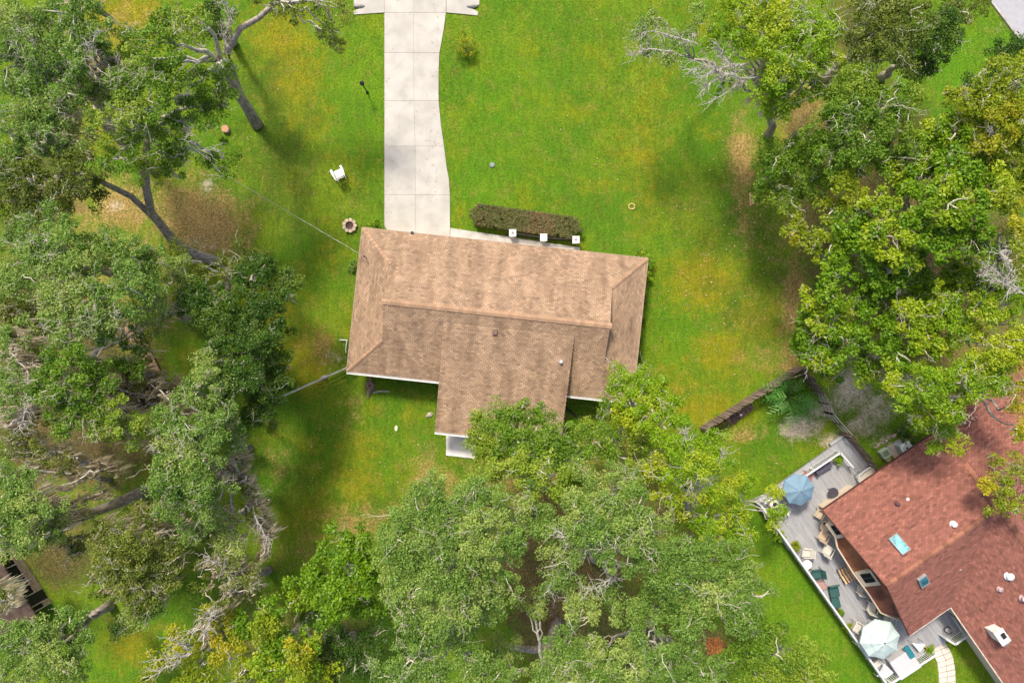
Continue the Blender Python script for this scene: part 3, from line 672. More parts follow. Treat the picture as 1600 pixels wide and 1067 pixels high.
for i, p in enumerate(pw):
    q = p-off; pr = MB().box((q.x, q.y, .46), (.42, .42, .86)).build('pier', PIER, porch)
    MB().box((q.x, q.y, .93), (.54, .54, .08)).build('pier_cap', PIER, pr)
    if i != 1: MB().lathe([(.14, 0), (.14, .012), (.09, .012), (.09, .02)], (q.x, q.y, .972), 4).build('carved_square', mat('grey_granite', (.33, .31, .29)), pr)
for a, b in zip(pw, pw[1:]):
    a = a-off; b = b-off
    for z in (.15, .82): MB().bar((a.x, a.y, z), (b.x, b.y, z), .05, .04).build('rail', DM, porch)
    for k in range(1, 17):
        p = a.lerp(b, k/17); MB().bar((p.x, p.y, .15), (p.x, p.y, .82), .016, .016).build('baluster', DM, porch)
hb = []
HED = leafmat('hedge_leaf', (.085, .12, .028), (.20, .17, .05), (.25, .15, .07), .2)
def hedge():
    rng = np.random.default_rng(8); a = W(744, 336, .5); b = W(899, 358, .5); off = np.array([*((a+b)/2).xy, 0]); d = np.array(b-a); L_ = np.linalg.norm(d); d /= L_; s = np.array([-d[1], d[0], 0])
    n = 1300; t = rng.uniform(-.5, L_+.5, n); y = rng.uniform(-.78, .78, n); z = rng.uniform(.15, .98, n)
    top = rng.random(n) < .62; z[top] = rng.uniform(.86, .90, top.sum()); z = np.minimum(z, .90); sd_ = (~top) & (rng.random(n) < .7); y[sd_] = np.where(rng.random(sd_.sum()) < .5, -.74, .74)
    e = np.minimum(np.minimum(t+.5, L_+.5-t)*1.3, .78); k = np.abs(y) < np.maximum(.25, e)
    cc = np.array(a)*np.array([1, 1, 0])+d*t[:, None]+s*y[:, None]+np.array([0, 0, 1])*z[:, None]; cc = cc[k]
    hg = thing('hedge', 'clipped boxy hedge with reddish brown and green leaves in front of the porch', 'hedge', tuple(off))
    q, tint, idx = leaf_quads(cc, rng.uniform(.11, .17, len(cc)), 60, .085, .05, rng, .6)
    pos = (cc-off)@d; red = .5+.35*np.sin(pos*1.1+.5)+rng.normal(size=len(cc))*.25
    red = np.where(np.abs(pos) > L_*.5-.1, .1, red); tint[:, 2] = np.clip(red, 0, 1)[idx]
    npmesh('foliage', q-off, 4, HED, hg, tint, kind='stuff')
    T = []
    for p in cc[::6]:
        g = p*np.array([1, 1, 0]); T.append(bez(g, (g+p)/2, p, 4, rng, .03))
    T = np.array(T); gridmesh('stem', tubes(T-off, np.full((len(T), 4), .02), 4), 4, 4, BARK, hg)
hedge()

# ================================================================== THINGS ON THE LAWN
lp = thing('lamp_post', 'slim black lamp post standing alone on the lawn beside the driveway', 'lamp post', tuple(W(574, 145)))
MB().lathe([(.13, 0), (.12, .06), (.05, .1), (.045, 1.65)], sides=10).build('post', DM, lp)
MB().lathe([(.09, 0), (.13, .05), (.16, .3), (.19, .32), (.06, .45), (.02, .5)], (0, 0, 1.65), 8).build('lantern', DM, lp)
def adirondack(loc, rz, label):
    t = thing('garden_chair', label, 'chair', loc, rz); WP = mat('white_resin', (.80, .79, .75), .4, .03)
    for i in range(5): MB().box((0, -.22+i*.11, .34-.035*(4-i)*.6), (.5, .095, .025), rx=.16).build('seat_slat', WP, t)
    for i in range(5):
        x = (i-2)*.105; hgt = .78-.05*abs(i-2); MB().box((x*1.1, .33+.13, .33+hgt/2), (.095, .025, hgt), rx=-.34, ry=x*.35).build('back_slat', WP, t)
    for s in (-1, 1):
        MB().prism([(s*.28, -.36), (s*.42, -.36), (s*.44, -.1), (s*.36, .38), (s*.30, .38)], .55, .58).build('armrest', WP, t)
        MB().bar((s*.30, -.30, 0), (s*.31, -.30, .55), .09, .03).build('leg', WP, t); MB().bar((s*.27, .45, 0), (s*.30, -.28, .3), .03, .1).build('leg', WP, t)
        MB().bar((s*.32, .33, .12), (s*.33, .33, .55), .07, .03).build('leg', WP, t)
    return t
adirondack(tuple(W(531, 273)), math.radians(205), 'white slatted lawn chair alone on the grass by the driveway').scale = (1.15, 1.15, 1.15)
fp = thing('stone_ring', 'scalloped pale stone ring filled with dark soil near the corner of the tan roof', 'planter', tuple(W(547, 353)))
for k in range(9):
    a = 2*math.pi*k/9; MB().prism([(math.cos(a+t)*r, math.sin(a+t)*r) for r, t in ((.32, -.3), (.32, .3), (.5, .32), (.56, .14), (.57, 0), (.56, -.14), (.5, -.32))], 0, .24).build('block', mat('tan_stone', (.46, .36, .25), .9, .2, 9, objrand=.12), fp)
MB().lathe([(.30, 0), (.36, .02), (.36, .1), (.16, .07)], sides=18).build('soil', mat('dark_soil', (.09, .055, .045), .95, .3), fp)
def stump(px, py, r, label, m=(.46, .30, .17)):
    t = thing('tree_stump', label, 'tree stump', tuple(W(px, py)))
    prof = MB(); rng = random.Random(px); pts = [(r*(1+.12*rng.uniform(-1, 1))*math.cos(a*.45), r*(1+.12*rng.uniform(-1, 1))*math.sin(a*.45)) for a in range(14)]
    prof.prism(pts, -.05, .28); prof.build('bark', BARK, t)
    MB().prism([(x*.88, y*.88) for x, y in pts], .27, .30).build('cut_face', mat('cut_wood%d' % px, m, .8, .2, 12), t)
stump(354, 203, .30, 'orange brown cut stump at the foot of the leaning oak trunk', (.48, .24, .12))
stump(286, 806, .27, 'pale cut stump on the grass under the mossy oaks', (.62, .42, .24))
def ragged(name, px, py, r, label, cat, m, h=.3, sc=(1, 1, 1), rz=0):
    rng = random.Random(px+py); t = MB().lathe([(r*1.0, -.03), (r*.92, h*.4), (r*.55, h*.9), (r*.12, h)], sides=11)
    t.v = [(x*(1+.22*math.sin(i*2.7)+rng.uniform(-.1, .1)), y*(1+.2*math.cos(i*1.9)), z) for i, (x, y, z) in enumerate(t.v)]
    o = t.build(name, m, None, False, loc=tuple(W(px, py))); o.scale = sc; o.rotation_euler.z = rz; tagp(o, label, cat); return o
rs = thing('root_stump', 'grey brown weathered stump with a trailing root in the shade of the tan house', 'tree stump', tuple(W(579, 602)))
MB().lathe([(.42, -.05), (.38, .2), (.30, .34), (.12, .36), (.05, .22)], sides=11).build('bark', mat('grey_stump', (.24, .17, .13), .95, .3, 9, bump=.5), rs)
MB().tube([(.05, .1, .15), (0, .55, .1), (-.02, .9, 0)], [.16, .1, .04], 7).build('root', mat('grey_stump', (.24, .17, .13)), rs)
MB().tube([(.0, -.2, .2), (-.12, -.6, .14), (-.2, -1.0, .02)], [.24, .15, .05], 7).build('root', mat('grey_stump', (.24, .17, .13)), rs)
MB().tube([(.2, -.2, .1), (.3, -.5, .05)], [.12, .04], 7).build('root', mat('grey_stump', (.24, .17, .13)), rs)
sp_ = thing('sprinkler_cap', 'small round grey utility cap flush in the front lawn', 'utility cover', tuple(W(769, 258)))
MB().lathe([(.2, -.05), (.2, .05), (.17, .07), (.09, .07)], sides=14).build('lid', mat('grey_plastic', (.22, .25, .25), .6), sp_)
MB().lathe([(.07, 0), (.06, .05)], (0, 0, .07), 10).build('knob', mat('pale_plastic', (.36, .38, .37), .6), sp_)
ring_ = MB(); ring_.tube([(.24*math.cos(a*.5), .21*math.sin(a*.5), .04) for a in range(13)], .055, 6)
tagp(ring_.build('rope_ring', mat('straw', (.55, .42, .15), .9), loc=tuple(W(987, 323))), 'small straw coloured ring lying on the lawn past the hedge', 'hoop')
bd = thing('wooden_board', 'short orange wooden board lying in the leaf litter under the green trees', 'board', tuple(W(1172, 312)), math.radians(94))
MB().box((0, 0, .04), (1.0, .12, .05)).build('plank', mat('orange_wood', (.62, .34, .20), .8), bd); MB().box((-.2, -.2, .05), (.4, .22, .05)).build('plank', mat('orange_wood', (.62, .34, .2)), bd)
ragged('paper_scrap', 619, 669, .16, 'small cream scrap lying on the back lawn', 'litter', mat('cream_scrap', (.75, .72, .5), .8), .07, (.8, 1.4, 1))
ragged('fallen_branch_clump', 671, 648, .3, 'grey tangle of fallen twigs beside the lanai wall', 'debris', mat('grey_twigs', (.38, .36, .26), .9, .3), .15, (1, .6, 1), .5)
fb = MB().tube([(-.6, -.1, .03), (-.1, .05, .06), (.7, .02, .03)], [.07, .09, .05], 7)
tagp(fb.build('fallen_log', mat('grey_log', (.33, .33, .26), .9), loc=tuple(W(595, 612))), 'thin grey fallen log on the shaded grass beside the root stump', 'log')
pp = thing('downspout_pipe', 'white elbowed drain pipe at the side of the tan house', 'pipe', tuple(W(541, 531)))
MB().tube([(-.5, .0, .2), (0, -.02, .2), (.12, -.05, .2)], .05, 8).tube([(.1, -.05, .2), (.02, -.6, .2), (.0, -1.0, .1)], .04, 8).build('pipe', WHITE, pp)
bs_ = MB().bar((0, 0, .1), (-.95, .85, .1), .12, .14); tagp(bs_.build('dark_beam', mat('dark_timber', (.03, .025, .025), .8), loc=tuple(W(902, 652))), 'dark beam sticking out from under the lanai roof', 'beam')
# thin timber fence from the house corner to the dark oak
tf = thing('low_fence', 'thin grey rail fence running from the tan house corner to the dark oak', 'fence', tuple(W(500, 592)))
off = W(500, 592); FG = mat('grey_fence_wood', (.38, .38, .32), .85, .15, 6, objrand=.15)
FA = [W(545, 573, 1.2), W(502, 592, 1.2), W(455, 613, 1.2), W(425, 626, 1.2)]
for a, b in zip(FA, FA[1:]):
    a = a-off; b = b-off
    MB().bar((a.x, a.y, 1.2), (b.x, b.y, 1.2), .13, .04).build('top_rail', FG, tf)
    for z in (.35, .75): MB().bar((a.x, a.y, z), (b.x, b.y, z), .04, .12).build('rail', FG, tf)
for p in FA: q = p-off; MB().box((q.x, q.y, .59), (.10, .10, 1.16)).build('post', FG, tf)
ragged('fence_side_stone', 506, 590, .3, 'flat grey stone lying against the thin rail fence', 'stone', mat('grey_granite', (.33, .31, .29)), .16, (1.3, .5, 1), .4)
# shrubs round the tan house
bush('foundation_shrub', 'small dark green shrub at the front corner between the tan roof and the driveway', 'broad', [(589, 352, 9, .6), (580, 356, 6, .5), (597, 358, 6, .4)])
bush('foundation_shrub', 'green shrub tucked round the far front corner of the tan roof', 'broad', [(1010, 402, 8, .8), (1016, 415, 8, .8), (1013, 432, 6, .6), (1003, 395, 6, .5)])
bush('foundation_shrub', 'low dark strip of shrubs along the side wall of the tan house', 'dark', [(1004, 470, 6, .5), (1001, 500, 5, .5), (998, 530, 5, .5), (995, 560, 6, .5)])
bush('weed_clump', 'bluish green weed clump growing against the wall near the cable mast', 'grey', [(549, 420, 5, .3), (552, 412, 4, .3)], cat='weed')
bush('round_bush', 'airy round yellow green bush standing alone beside the driveway', 'gold', [(726, 64, 19, 1.0), (728, 76, 12, .7)], dens=.9, per=36, size=1.0)

def fallen(name, label, n, gen, cols, seed, size=.09, parent=None, z=.02):
    """loose leaves and bits lying flat"""
    rng = np.random.default_rng(seed); P = gen(rng, n); n = len(P)
    a = rng.random(n)*6.28; t = np.stack([np.cos(a), np.sin(a), rng.normal(size=n)*.25], 1); b = np.stack([-np.sin(a), np.cos(a), rng.normal(size=n)*.25], 1)
    s = rng.uniform(.5, 1.3, n)[:, None]*size; q = np.stack([P-t*s, P+b*s*.5, P+t*s, P-b*s*.5], 1)
    o = npmesh(name, q, 4, leafmat(name+'_colour', *cols, trans=.1, rough=.8), parent, rng.random((n, 3)), kind='stuff')
    if label: o['label'] = label
    return o
def g_ground(rng, n):
    L_ = []
    for x, y, rx, ry, k in [(1110, 430, 90, 170, .30), (1180, 300, 50, 140, .22), (1240, 500, 40, 110, .15), (320, 340, 90, 70, .1), (420, 300, 120, 250, .08), (600, 720, 160, 100, .07), (950, 200, 160, 180, .05), (1330, 640, 80, 60, .06)]:
        m = int(n*k); L_.append(np.stack([rng.normal(x, rx*.6, m), rng.normal(y, ry*.6, m)], 1))
    q = np.concatenate(L_); bad = (q[:, 0] > 540) & (q[:, 0] < 1010) & (q[:, 1] > 350) & (q[:, 1] < 690); q = q[~bad]
    return np.stack([(q[:, 0]-800)*.05, (533.5-q[:, 1])*.05, np.full(len(q), .05)], 1)
fallen('fallen_leaves', 'pale and brown fallen leaves scattered over the lawn near the trees', 700, g_ground, ((.30, .20, .08), (.55, .48, .28), (.50, .30, .12)), 21, .07)
def g_drive(rng, n):
    x = rng.uniform(602, 700, n); y = rng.uniform(0, 360, n); e = rng.random(n) < .6; x[e] = np.where(rng.random(e.sum()) < .5, 602+np.abs(rng.normal(0, 5, e.sum())), 684-np.abs(rng.normal(0, 5, e.sum())))
    return np.stack([(x-800)*.05, (533.5-y)*.05, np.full(n, .06)], 1)
fallen('driveway_leaves', 'scattered small brown leaves along the driveway edges', 150, g_drive, ((.20, .13, .06), (.36, .26, .14)), 22, .05)
def g_roof(rng, n):
    L_ = []
    for k in range(n):
        r = rng.random()
        if r < .35: x = rng.uniform(16.5, Lh-.4); y = abs(rng.normal(0, 1.3))
        elif r < .7: x = rng.uniform(wx0, wx1); y = wy0+abs(rng.normal(0, 1.5))
        elif r < .85: x = wx1+.1+abs(rng.normal(0, .15)); y = rng.uniform(.2, 3.5)
        else: x = rng.uniform(.3, Lh-.3); y = rng.uniform(.2, Dh-.2)
        zz = ZE+SL*max(0, min(y, Dh-y, x if x < hin else 99, Lh-x if Lh-x < hin else 99))
        if wx0 < x < wx1 and y < wy1: zz = max(zz if y > 0 else 0, zw0+(y-wy0)*(zw1-zw0)/(wy1-wy0))
        L_.append((x, y, zz+.045))
    return np.array(L_)
fallen('roof_leaves', None, 420, g_roof, ((.14, .08, .04), (.34, .22, .11), (.45, .40, .15)), 23, .055, ranch)

# ================================================================== THE RED ROOFED HOUSE
C1 = W(1286, 797, 3.3); ang2 = math.atan2(.569, .822)
red = thing('red_roof_house', 'house with red brown shingle roof, skylights and white vents behind the grey deck', 'house', (C1.x, C1.y, 0), ang2)
RW = red.matrix_basis.copy(); RR = RW.inverted()
def RL(px, py, z): return RR @ W(px, py, z)
ZR, S2 = 3.3, .485
RED = mat('red_shingle', (0.250, 0.102, 0.074), .92, .10, 2.2, attr=.34, stain_or_glint=((.20, .085, .065), .6, .5), bump=.3, bscale=60)
RCAP = mat('red_ridge_cap', (0.28, 0.12, 0.075), .9, .15, 3, objrand=.30)
UND2 = mat('dark_red_underlay', (.045, .018, .014), .95)
CREAM = mat('cream_render', (.60, .49, .37), .8, .05, 3, bump=.15)
v1 = 11.12; vm = 5.56; zt = ZR+S2*vm
polysR = [
 [(0, 0, ZR), (9.9, 0, ZR), (10.3, -.9, ZR+S2*.9), (9.5, -vm, zt), (0, -vm, zt)],                       # slope towards the fence
 [(0, -v1, ZR), (0, -vm, zt), (9.6, -vm, zt), (9.6, -v1, ZR)],                            # slope towards the steps
 [(x, y, zt-S2*(y+vm)-.04*(x-9.5-(y+vm)*.8/4.66)) for x, y in ((10.3, -.9), (12.4, .4), (19, .4), (19, -vm), (9.5, -vm))],
 [(3.7, -27, ZR), (3.7, -vm, ZR), (9.5, -vm, zt+.02), (9.5, -27, zt+.02)],                # long slope of the far wing
 [(9.5, -27, zt+.02), (9.5, -vm, zt+.02), (15.5, -vm, ZR), (15.5, -27, ZR)],
]
MB().prism([(.7, -1.6), (12.4, -1.6), (15, -1.7), (15, -26.5), (4.2, -26.5), (4.2, -v1+.4), (.7, -v1+.4)], -.1, ZR-.04).build('wall', CREAM, red)
MB().poly([(.69, -.5, ZR-.06), (.69, -vm, zt-.15), (.69, -v1+.5, ZR-.06)]).build('gable_wall', mat('brown_wall_shade', (.17, .075, .05), .8), red)  # shadow below the gable edge is put into this brown
for k, pl in enumerate(polysR):
    ro = slab3(pl, .12, 'roof', UND2, red)
    # the eave edge runs along the first two points in that order for these planes
    if k == 1: q = [pl[0], pl[3], pl[2], pl[1]]
    elif k == 2: q = [pl[1], pl[2], pl[3], pl[4], pl[0]]
    elif k == 4: q = [pl[3], pl[2], pl[1], pl[0]]
    else: q = pl
    shingles(ro, q, RED, tabw=.30, expo=.15)
caps(red, (-.02, -vm, zt), (9.5, -vm, zt), RCAP, wd=.36, length=.42)
caps(red, (10.3, -.9, ZR+S2*.9), (9.5, -vm, zt), RCAP, wd=.36, length=.42)
caps(red, (9.5, -27, zt+.02), (9.5, -vm, zt+.02), RCAP, wd=.36, length=.42)
WF = mat('cream_fascia', (.60, .50, .40), .6)
for a, b in (((-.03, 0, ZR-.08), (-.03, -vm, zt-.08)), ((-.03, -vm, zt-.08), (-.03, -v1, ZR-.08))): MB().bar(a, b, .05, .14).build('barge_board', mat('dark_barge', (.10, .035, .028), .7), red)
MB().bar((0, -v1-.05, ZR-.08), (3.6, -v1-.05, ZR-.08), .1, .12).build('gutter', WF, red)
MB().bar((3.65, -v1-.1, ZR-.08), (3.65, -27, ZR-.08), .1, .12).build('gutter', WF, red)
MB().bar((-.03, .05, ZR-.09), (9.8, .05, ZR-.09), .06, .13).build('gutter', mat('dark_barge', (.10, .035, .028)), red)
MB().prism([(.55, -1.1), (3.4, -1.1), (3.4, -.75), (.55, -.75)], .4, 1.5).build('ledge_wall', CREAM, red)
# low copper brown skirt roof with two window bays on the deck side
COP = mat('copper_brown', (.20, .070, .036), .42, .35, .9, metal=.15, stain_or_glint=((.42, .17, .06), .45, .8))  # orange blotches are reflected highlights painted into the brown
SK = [(.25, -.9), (-.10, -2.3), (-.50, -3.2), (-.60, -5.4), (-.55, -7.4), (-.60, -9.0), (.15, -10.2)]
sk_ = MB()
for (x0, y0), (x1, y1) in zip(SK, SK[1:]):
    sk_.poly([(x0, y0, 2.62), (x1, y1, 2.62), (.685, y1, 3.50), (.685, y0, 3.50)])
skirt = sk_.build('skirt_roof', COP, red)
for (x0, y0), (x1, y1) in zip(SK, SK[1:]): MB().bar((x0-.04, y0, 2.58), (x1-.04, y1, 2.58), .10, .12).build('fascia', CREAM, skirt)
GLS = mat('dark_glass', (.010, .010, .013), .45, .2, 4, spec=.15)
for yc in (-1.95, -6.1):
    x0 = -.30 if yc > -3 else -.55
    # a wedge shaped bay whose sloping front holds the pane
    a0, a1 = yc-.62, yc+.72; x1 = x0+.85; zb, zt_ = 2.66, 3.62
    wm_ = MB(); wm_.v = [(x0, a0, zb), (x0, a1, zb), (x1, a1, zt_), (x1, a0, zt_), (x1, a1, zb), (x1, a0, zb)]; wm_.f = [(0, 1, 2, 3), (1, 4, 2), (0, 3, 5), (4, 5, 3, 2), (0, 5, 4, 1)]
    wb = wm_.build('window_bay', CREAM, red); ux = (x1-x0); uz = zt_-zb
    def onb(f, y, d=.02): return (x0+ux*f-d*.75, y, zb+uz*f+d)
    q = MB().poly([onb(.22, yc-.30), onb(.22, yc+.50), onb(.86, yc+.50), onb(.86, yc-.30)]); q.build('pane', GLS, wb)
    MB().bar(onb(.22, yc+.1, .03), onb(.86, yc+.1, .03), .03, .02).build('mullion', mat('grey_mullion', (.10, .10, .11), .5), wb)
def on_plane(pl, px, py):
    """where the sight line of the photograph meets the roof plane pl (local coordinates) """
    P = [RW @ Vector(p) for p in pl]; n = (P[1]-P[0]).cross(P[2]-P[0]); n.normalize()
    if n.z < 0: n = -n
    o = Vector((0, 0, H)); d = W(px, py, 0)-o; t = (P[0]-o).dot(n)/d.dot(n)
    return RR @ (o+d*t), RR.to_3x3() @ n
def skylight(pl, px, py, lw, lh, label, glass):
    p, n = on_plane(pl, px, py); x = Vector((1, 0, 0)); x = (x-n*x.dot(n)).normalized(); y = n.cross(x)
    def B(cx, cy, cz, dx, dy, dz):
        mb = MB(); M = Matrix((x, y, n)).transposed().to_4x4(); mb.box((0, 0, 0), (dx, dy, dz)); mb.v = [tuple(p+(M @ (Vector(v)+Vector((cx, cy, cz))))) for v in mb.v]; return mb
    f = B(0, 0, .10, lw, lh, .16).build('skylight', mat('skylight_frame', (.26, .27, .28), .5, .1), red)
    B(0, 0, .19, lw-.14, lh-.14, .03).build('pane', glass, f)
    for s in (-1, 1):
        B(s*(lw/2-.03), 0, .20, .06, lh, .06).build('frame', mat('skylight_frame', (.26, .27, .28)), f); B(0, s*(lh/2-.03), .20, lw-.12, .06, .06).build('frame', mat('skylight_frame', (.26, .27, .28)), f)
skylight(polysR[0], 1404.5, 850, .72, 1.32, '', mat('sky_glass', (.09, .40, .46), .35, .8, 2.2, spec=.4))
skylight(polysR[1], 1440.5, 905.5, .68, .95, '', mat('teal_glass', (.02, .15, .18), .35, .4, 2.5, spec=.3))
VW = mat('white_vent', (.74, .74, .74), .45, .04); VG = mat('grey_vent', (.42, .30, .29), .6)
def vent(pl, px, py, r, h, m, cap=True):
    p, n = on_plane(pl, px, py); mb = MB(); prof = [(r*1.5, -.05), (r*1.4, .04), (r*.75, .06), (r*.75, h*.7)]+([(r*1.15, h*.7), (r*1.15, h*.9), (r*.6, h)] if cap else [(r*.75, h)])
    return mb.lathe(prof, tuple(p), 14).build('roof_vent', m, red, True)
vent(polysR[0], 1489, 818.5, .17, .26, VW); vent(polysR[0], 1401.5, 787, .13, .22, mat('dark_vent', (.10, .05, .05), .6)); vent(polysR[0], 1418.5, 780, .08, .08, VW, False)
vent(polysR[3], 1576, 899.5, .23, .28, VW); vent(polysR[3], 1562, 920, .16, .2, VG); vent(polysR[3], 1598, 934, .2, .3, VG)
vent(polysR[1], 1500, 890, .07, .1, VG, False)
p, n = on_plane(polysR[3], 1551, 985)
ch = MB().box(tuple(p+Vector((0, 0, .35))), (.62, .95, 1.1)).build('chimney', mat('chimney_stucco', (.74, .66, .60), .8, .06), red)
MB().box(tuple(p+Vector((.0, -.05, .93))), (.74, 1.1, .06)).build('chimney_cap', mat('chimney_cap', (.70, .68, .67), .5), ch)
MB().box(tuple(p+Vector((.0, -.62, .72))), (.5, .4, .3), rx=.5).build('cap_hood', mat('grey_metal', (.40, .40, .42), .45, metal=.4), ch)
MB().box(tuple(p+Vector((.1, .0, 1.0))), (.3, .4, .06)).build('flue', DM, ch)
# cream pad and bits by the wall
MB().prism([tuple(W(x, y).xy) for x, y in [(1373, 738), (1380, 728), (1455, 688), (1500, 668), (1490, 690), (1375, 752)]], -.05, .12).build('side_path', mat('cream_pad', (.66, .52, .38), .85, .06, 2), kind='structure')

# ================================================================== THE DECK
ZD = .5
deck = thing('timber_deck', 'large grey board deck wrapped round the red roofed house', 'deck', (C1.x, C1.y, 0), ang2)
DG = mat('grey_deck_board', (.345, .345, .355), .75, .10, 2, objrand=.10, stretch=(6, .6, 6), bump=.2)
DGS = mat('grey_deck_frame', (.22, .22, .22), .85)
DP = [RL(x, y, ZD) for x, y in [(1179, 783), (1302, 696), (1322, 683), (1384, 752), (1480, 860), (1535, 940), (1513, 977), (1484, 998), (1457, 1015), (1380, 1063)]]
def spans(poly, u):
    ys = []
    for a, b in zip(poly, poly[1:]+poly[:1]):
        if (a.x <= u < b.x) or (b.x <= u < a.x): ys.append(a.y+(b.y-a.y)*(u-a.x)/(b.x-a.x))
    ys.sort(); return list(zip(ys[::2], ys[1::2]))
u = min(p.x for p in DP)+.08
base_mesh = {}
while u < max(p.x for p in DP):
    for y0, y1 in spans(DP, u):
        parts = [(y0, y1)]
        if u > .5: parts = [(y0, min(y1, -10.5))] if u < 4.3 else [(y0, min(y1, -10.5))]; 
        if u > .5 and y1 > -1.6: parts.append((max(y0, -1.6), y1))
        for s0, s1 in parts:
            if s1-s0 < .15: continue
            # boards are butted in lengths of about 4.8 m
            k = s0
            while k < s1-.05:
                e = min(k+4.8+.6*math.sin(u*9), s1)
                if s1-e < .5: e = s1
                MB().box((u, (k+e)/2, ZD-.02), (.135, e-k-.008, .04)).build('deck_board', DG, deck); k = e
    u += .148
MB().prism([(p.x, p.y) for p in DP], .30, ZD-.045).build('deck_frame', DGS, deck)
stp = [RL(x, y, .3) for x, y in [(1296, 693), (1320, 677), (1330, 687), (1304, 703)]]
MB().prism([(p.x, p.y) for p in stp], .12, .3).build('step', mat('step_grey', (.40, .40, .40), .8), deck)
RAILM = mat('rail_grey_white', (.58, .59, .59), .55, .05, 3); BAL = mat('rail_baluster', (.60, .60, .58), .55)
def rail(pts, label, group=None, h=.95, z=ZD, cap=.14, spacing=.14, bal=True):
    P = [W(x, y, z) for x, y in pts]; o = P[0]; t = thing('deck_railing', label, 'railing', tuple(o), 0, group); shared = None
    for i, (a, b) in enumerate(zip(P, P[1:])):
        a = a-o; b = b-o; L_ = (b-a).length; d = (b-a)/L_
        MB().bar(a+Vector((0, 0, h)), b+Vector((0, 0, h)), cap, .04).build('cap_rail', RAILM, t)
        MB().bar(a+Vector((0, 0, h-.08)), b+Vector((0, 0, h-.08)), .05, .08).build('top_rail', RAILM, t)
        MB().bar(a+Vector((0, 0, .1)), b+Vector((0, 0, .1)), .05, .08).build('bottom_rail', RAILM, t)
        n = max(1, int(L_/1.9))
        for k in range(n+1):
            if k == 0 and i > 0: continue
            MB().box(tuple(a+d*(L_*k/n)+Vector((0, 0, h/2-.05))), (.11, .11, h+.02), rz=math.atan2(d.y, d.x)).build('post', RAILM, t)
        m = int(L_/spacing)
        if not bal: continue
        for k in range(1, m):
            p = a+d*(L_*k/m)
            if shared is None:
                shared = MB().box((0, 0, (h-.02)/2), (.05, .05, h-.16)).build('baluster', BAL, t); shared.location = p; shared.rotation_euler.z = math.atan2(d.y, d.x)
            else:
                c = shared.copy(); C.objects.link(c); c.parent = t; c.location = p; c.rotation_euler.z = math.atan2(d.y, d.x)
    return t
rail([(1188, 781), (1225, 757), (1304, 704)], 'white grey deck railing with balusters along the wooden fence side')
rail([(1304, 704), (1324, 727)], 'short white handrail beside the top steps of the deck', bal=False)
rail([(1183, 786), (1378, 1062)], 'long grey deck railing along the narrow strip of bright lawn')
rail([(1382, 1058), (1451, 1014)], 'deck railing with balusters behind the white cabinet and cream umbrella')
rail([(1467, 990), (1480, 998)], 'short solid end of deck railing beside the stepping stone path', spacing=.1)
rail([(1481, 998), (1506, 980)], 'short deck railing with balusters between the path and the red house')

# path of pale stones curving away from the deck
path = thing('stone_path', 'curved path of two rows of pale paving stones leading off the deck', 'path', tuple(W(1468, 1030)))
off = W(1468, 1030); PS = mat('pale_paver', (.66, .57, .50), .85, .06, 5, objrand=.08)
inner = [(1447, 1003), (1457, 1019), (1464, 1035), (1466, 1051), (1467, 1067), (1466, 1083), (1462, 1099)]; midp = [(1459, 999), (1470, 1014), (1477, 1031), (1479, 1048), (1480, 1065), (1479, 1081), (1474, 1098)]; outer = [(1469, 994), (1481, 1009), (1489, 1026), (1492, 1045), (1493, 1064), (1492, 1082), (1487, 1100)]
def lerp2(a, b, t): return (a[0]+(b[0]-a[0])*t, a[1]+(b[1]-a[1])*t)
for A_, B_ in ((inner, midp), (midp, outer)):
    for i in range(len(A_)-1):
        for h_ in (0, .5):
            q = [lerp2(A_[i], A_[i+1], h_+.02), lerp2(B_[i], B_[i+1], h_+.02), lerp2(B_[i], B_[i+1], h_+.47), lerp2(A_[i], A_[i+1], h_+.47)]
            c = (sum(x for x, y in q)/4, sum(y for x, y in q)/4); q = [lerp2(p, c, .05) for p in q]
            MB().prism([tuple((W(x, y)-off).xy) for x, y in q], -.04, .05).build('paving_stone', PS, path)

# ================================================================== DECK FURNITURE
def chair(px, py, deg, label, m, w=.58, group=None, arms=True, back=.5, z=ZD, name='patio_chair', slats=False, k=1.0):
    t = thing(name, label, 'chair', tuple(W(px, py, z)), math.radians(deg), group); t.scale = (k, k, k)
    if slats:
        for i in range(6): MB().box((0, -.24+i*.095, .42), (w, .08, .025)).build('seat_slat', m, t)
    else:
        MB().prism([(-w/2, -.28), (-w/2+.05, -.31), (w/2-.05, -.31), (w/2, -.28), (w/2-.02, .26), (-w/2+.02, .26)], .38, .45).build('seat', m, t)
    MB().box((0, .33, .45+back/2), (w-.04, .05, back), rx=-.28).build('backrest', m, t)
    for s in (-1, 1):
        if arms: MB().bar((s*(w/2+.01), -.28, .64), (s*(w/2+.01), .32, .68), .055, .03).build('armrest', m, t)
        MB().bar((s*(w/2+.01), -.27, 0), (s*(w/2+.01), -.27, .64 if arms else .4), .04, .04).build('leg', m, t); MB().bar((s*(w/2-.01), .36, 0), (s*(w/2-.01), .30, .5), .04, .04).build('leg', m, t)
    return t
def table(px, py, r, label, m, h=.5, sides=20, z=ZD, name='side_table'):
    t = thing(name, label, 'table', tuple(W(px, py, z)))
    MB().lathe([(r*.97, h-.04), (r, h-.03), (r, h-.005), (r*.96, h)], sides=sides).build('table_top', m, t)
    for a in range(4): MB().bar((r*.6*math.cos(a*1.571+.7), r*.6*math.sin(a*1.571+.7), 0), (r*.7*math.cos(a*1.571+.7), r*.7*math.sin(a*1.571+.7), h-.04), .035, .035).build('leg', m, t)
    return t
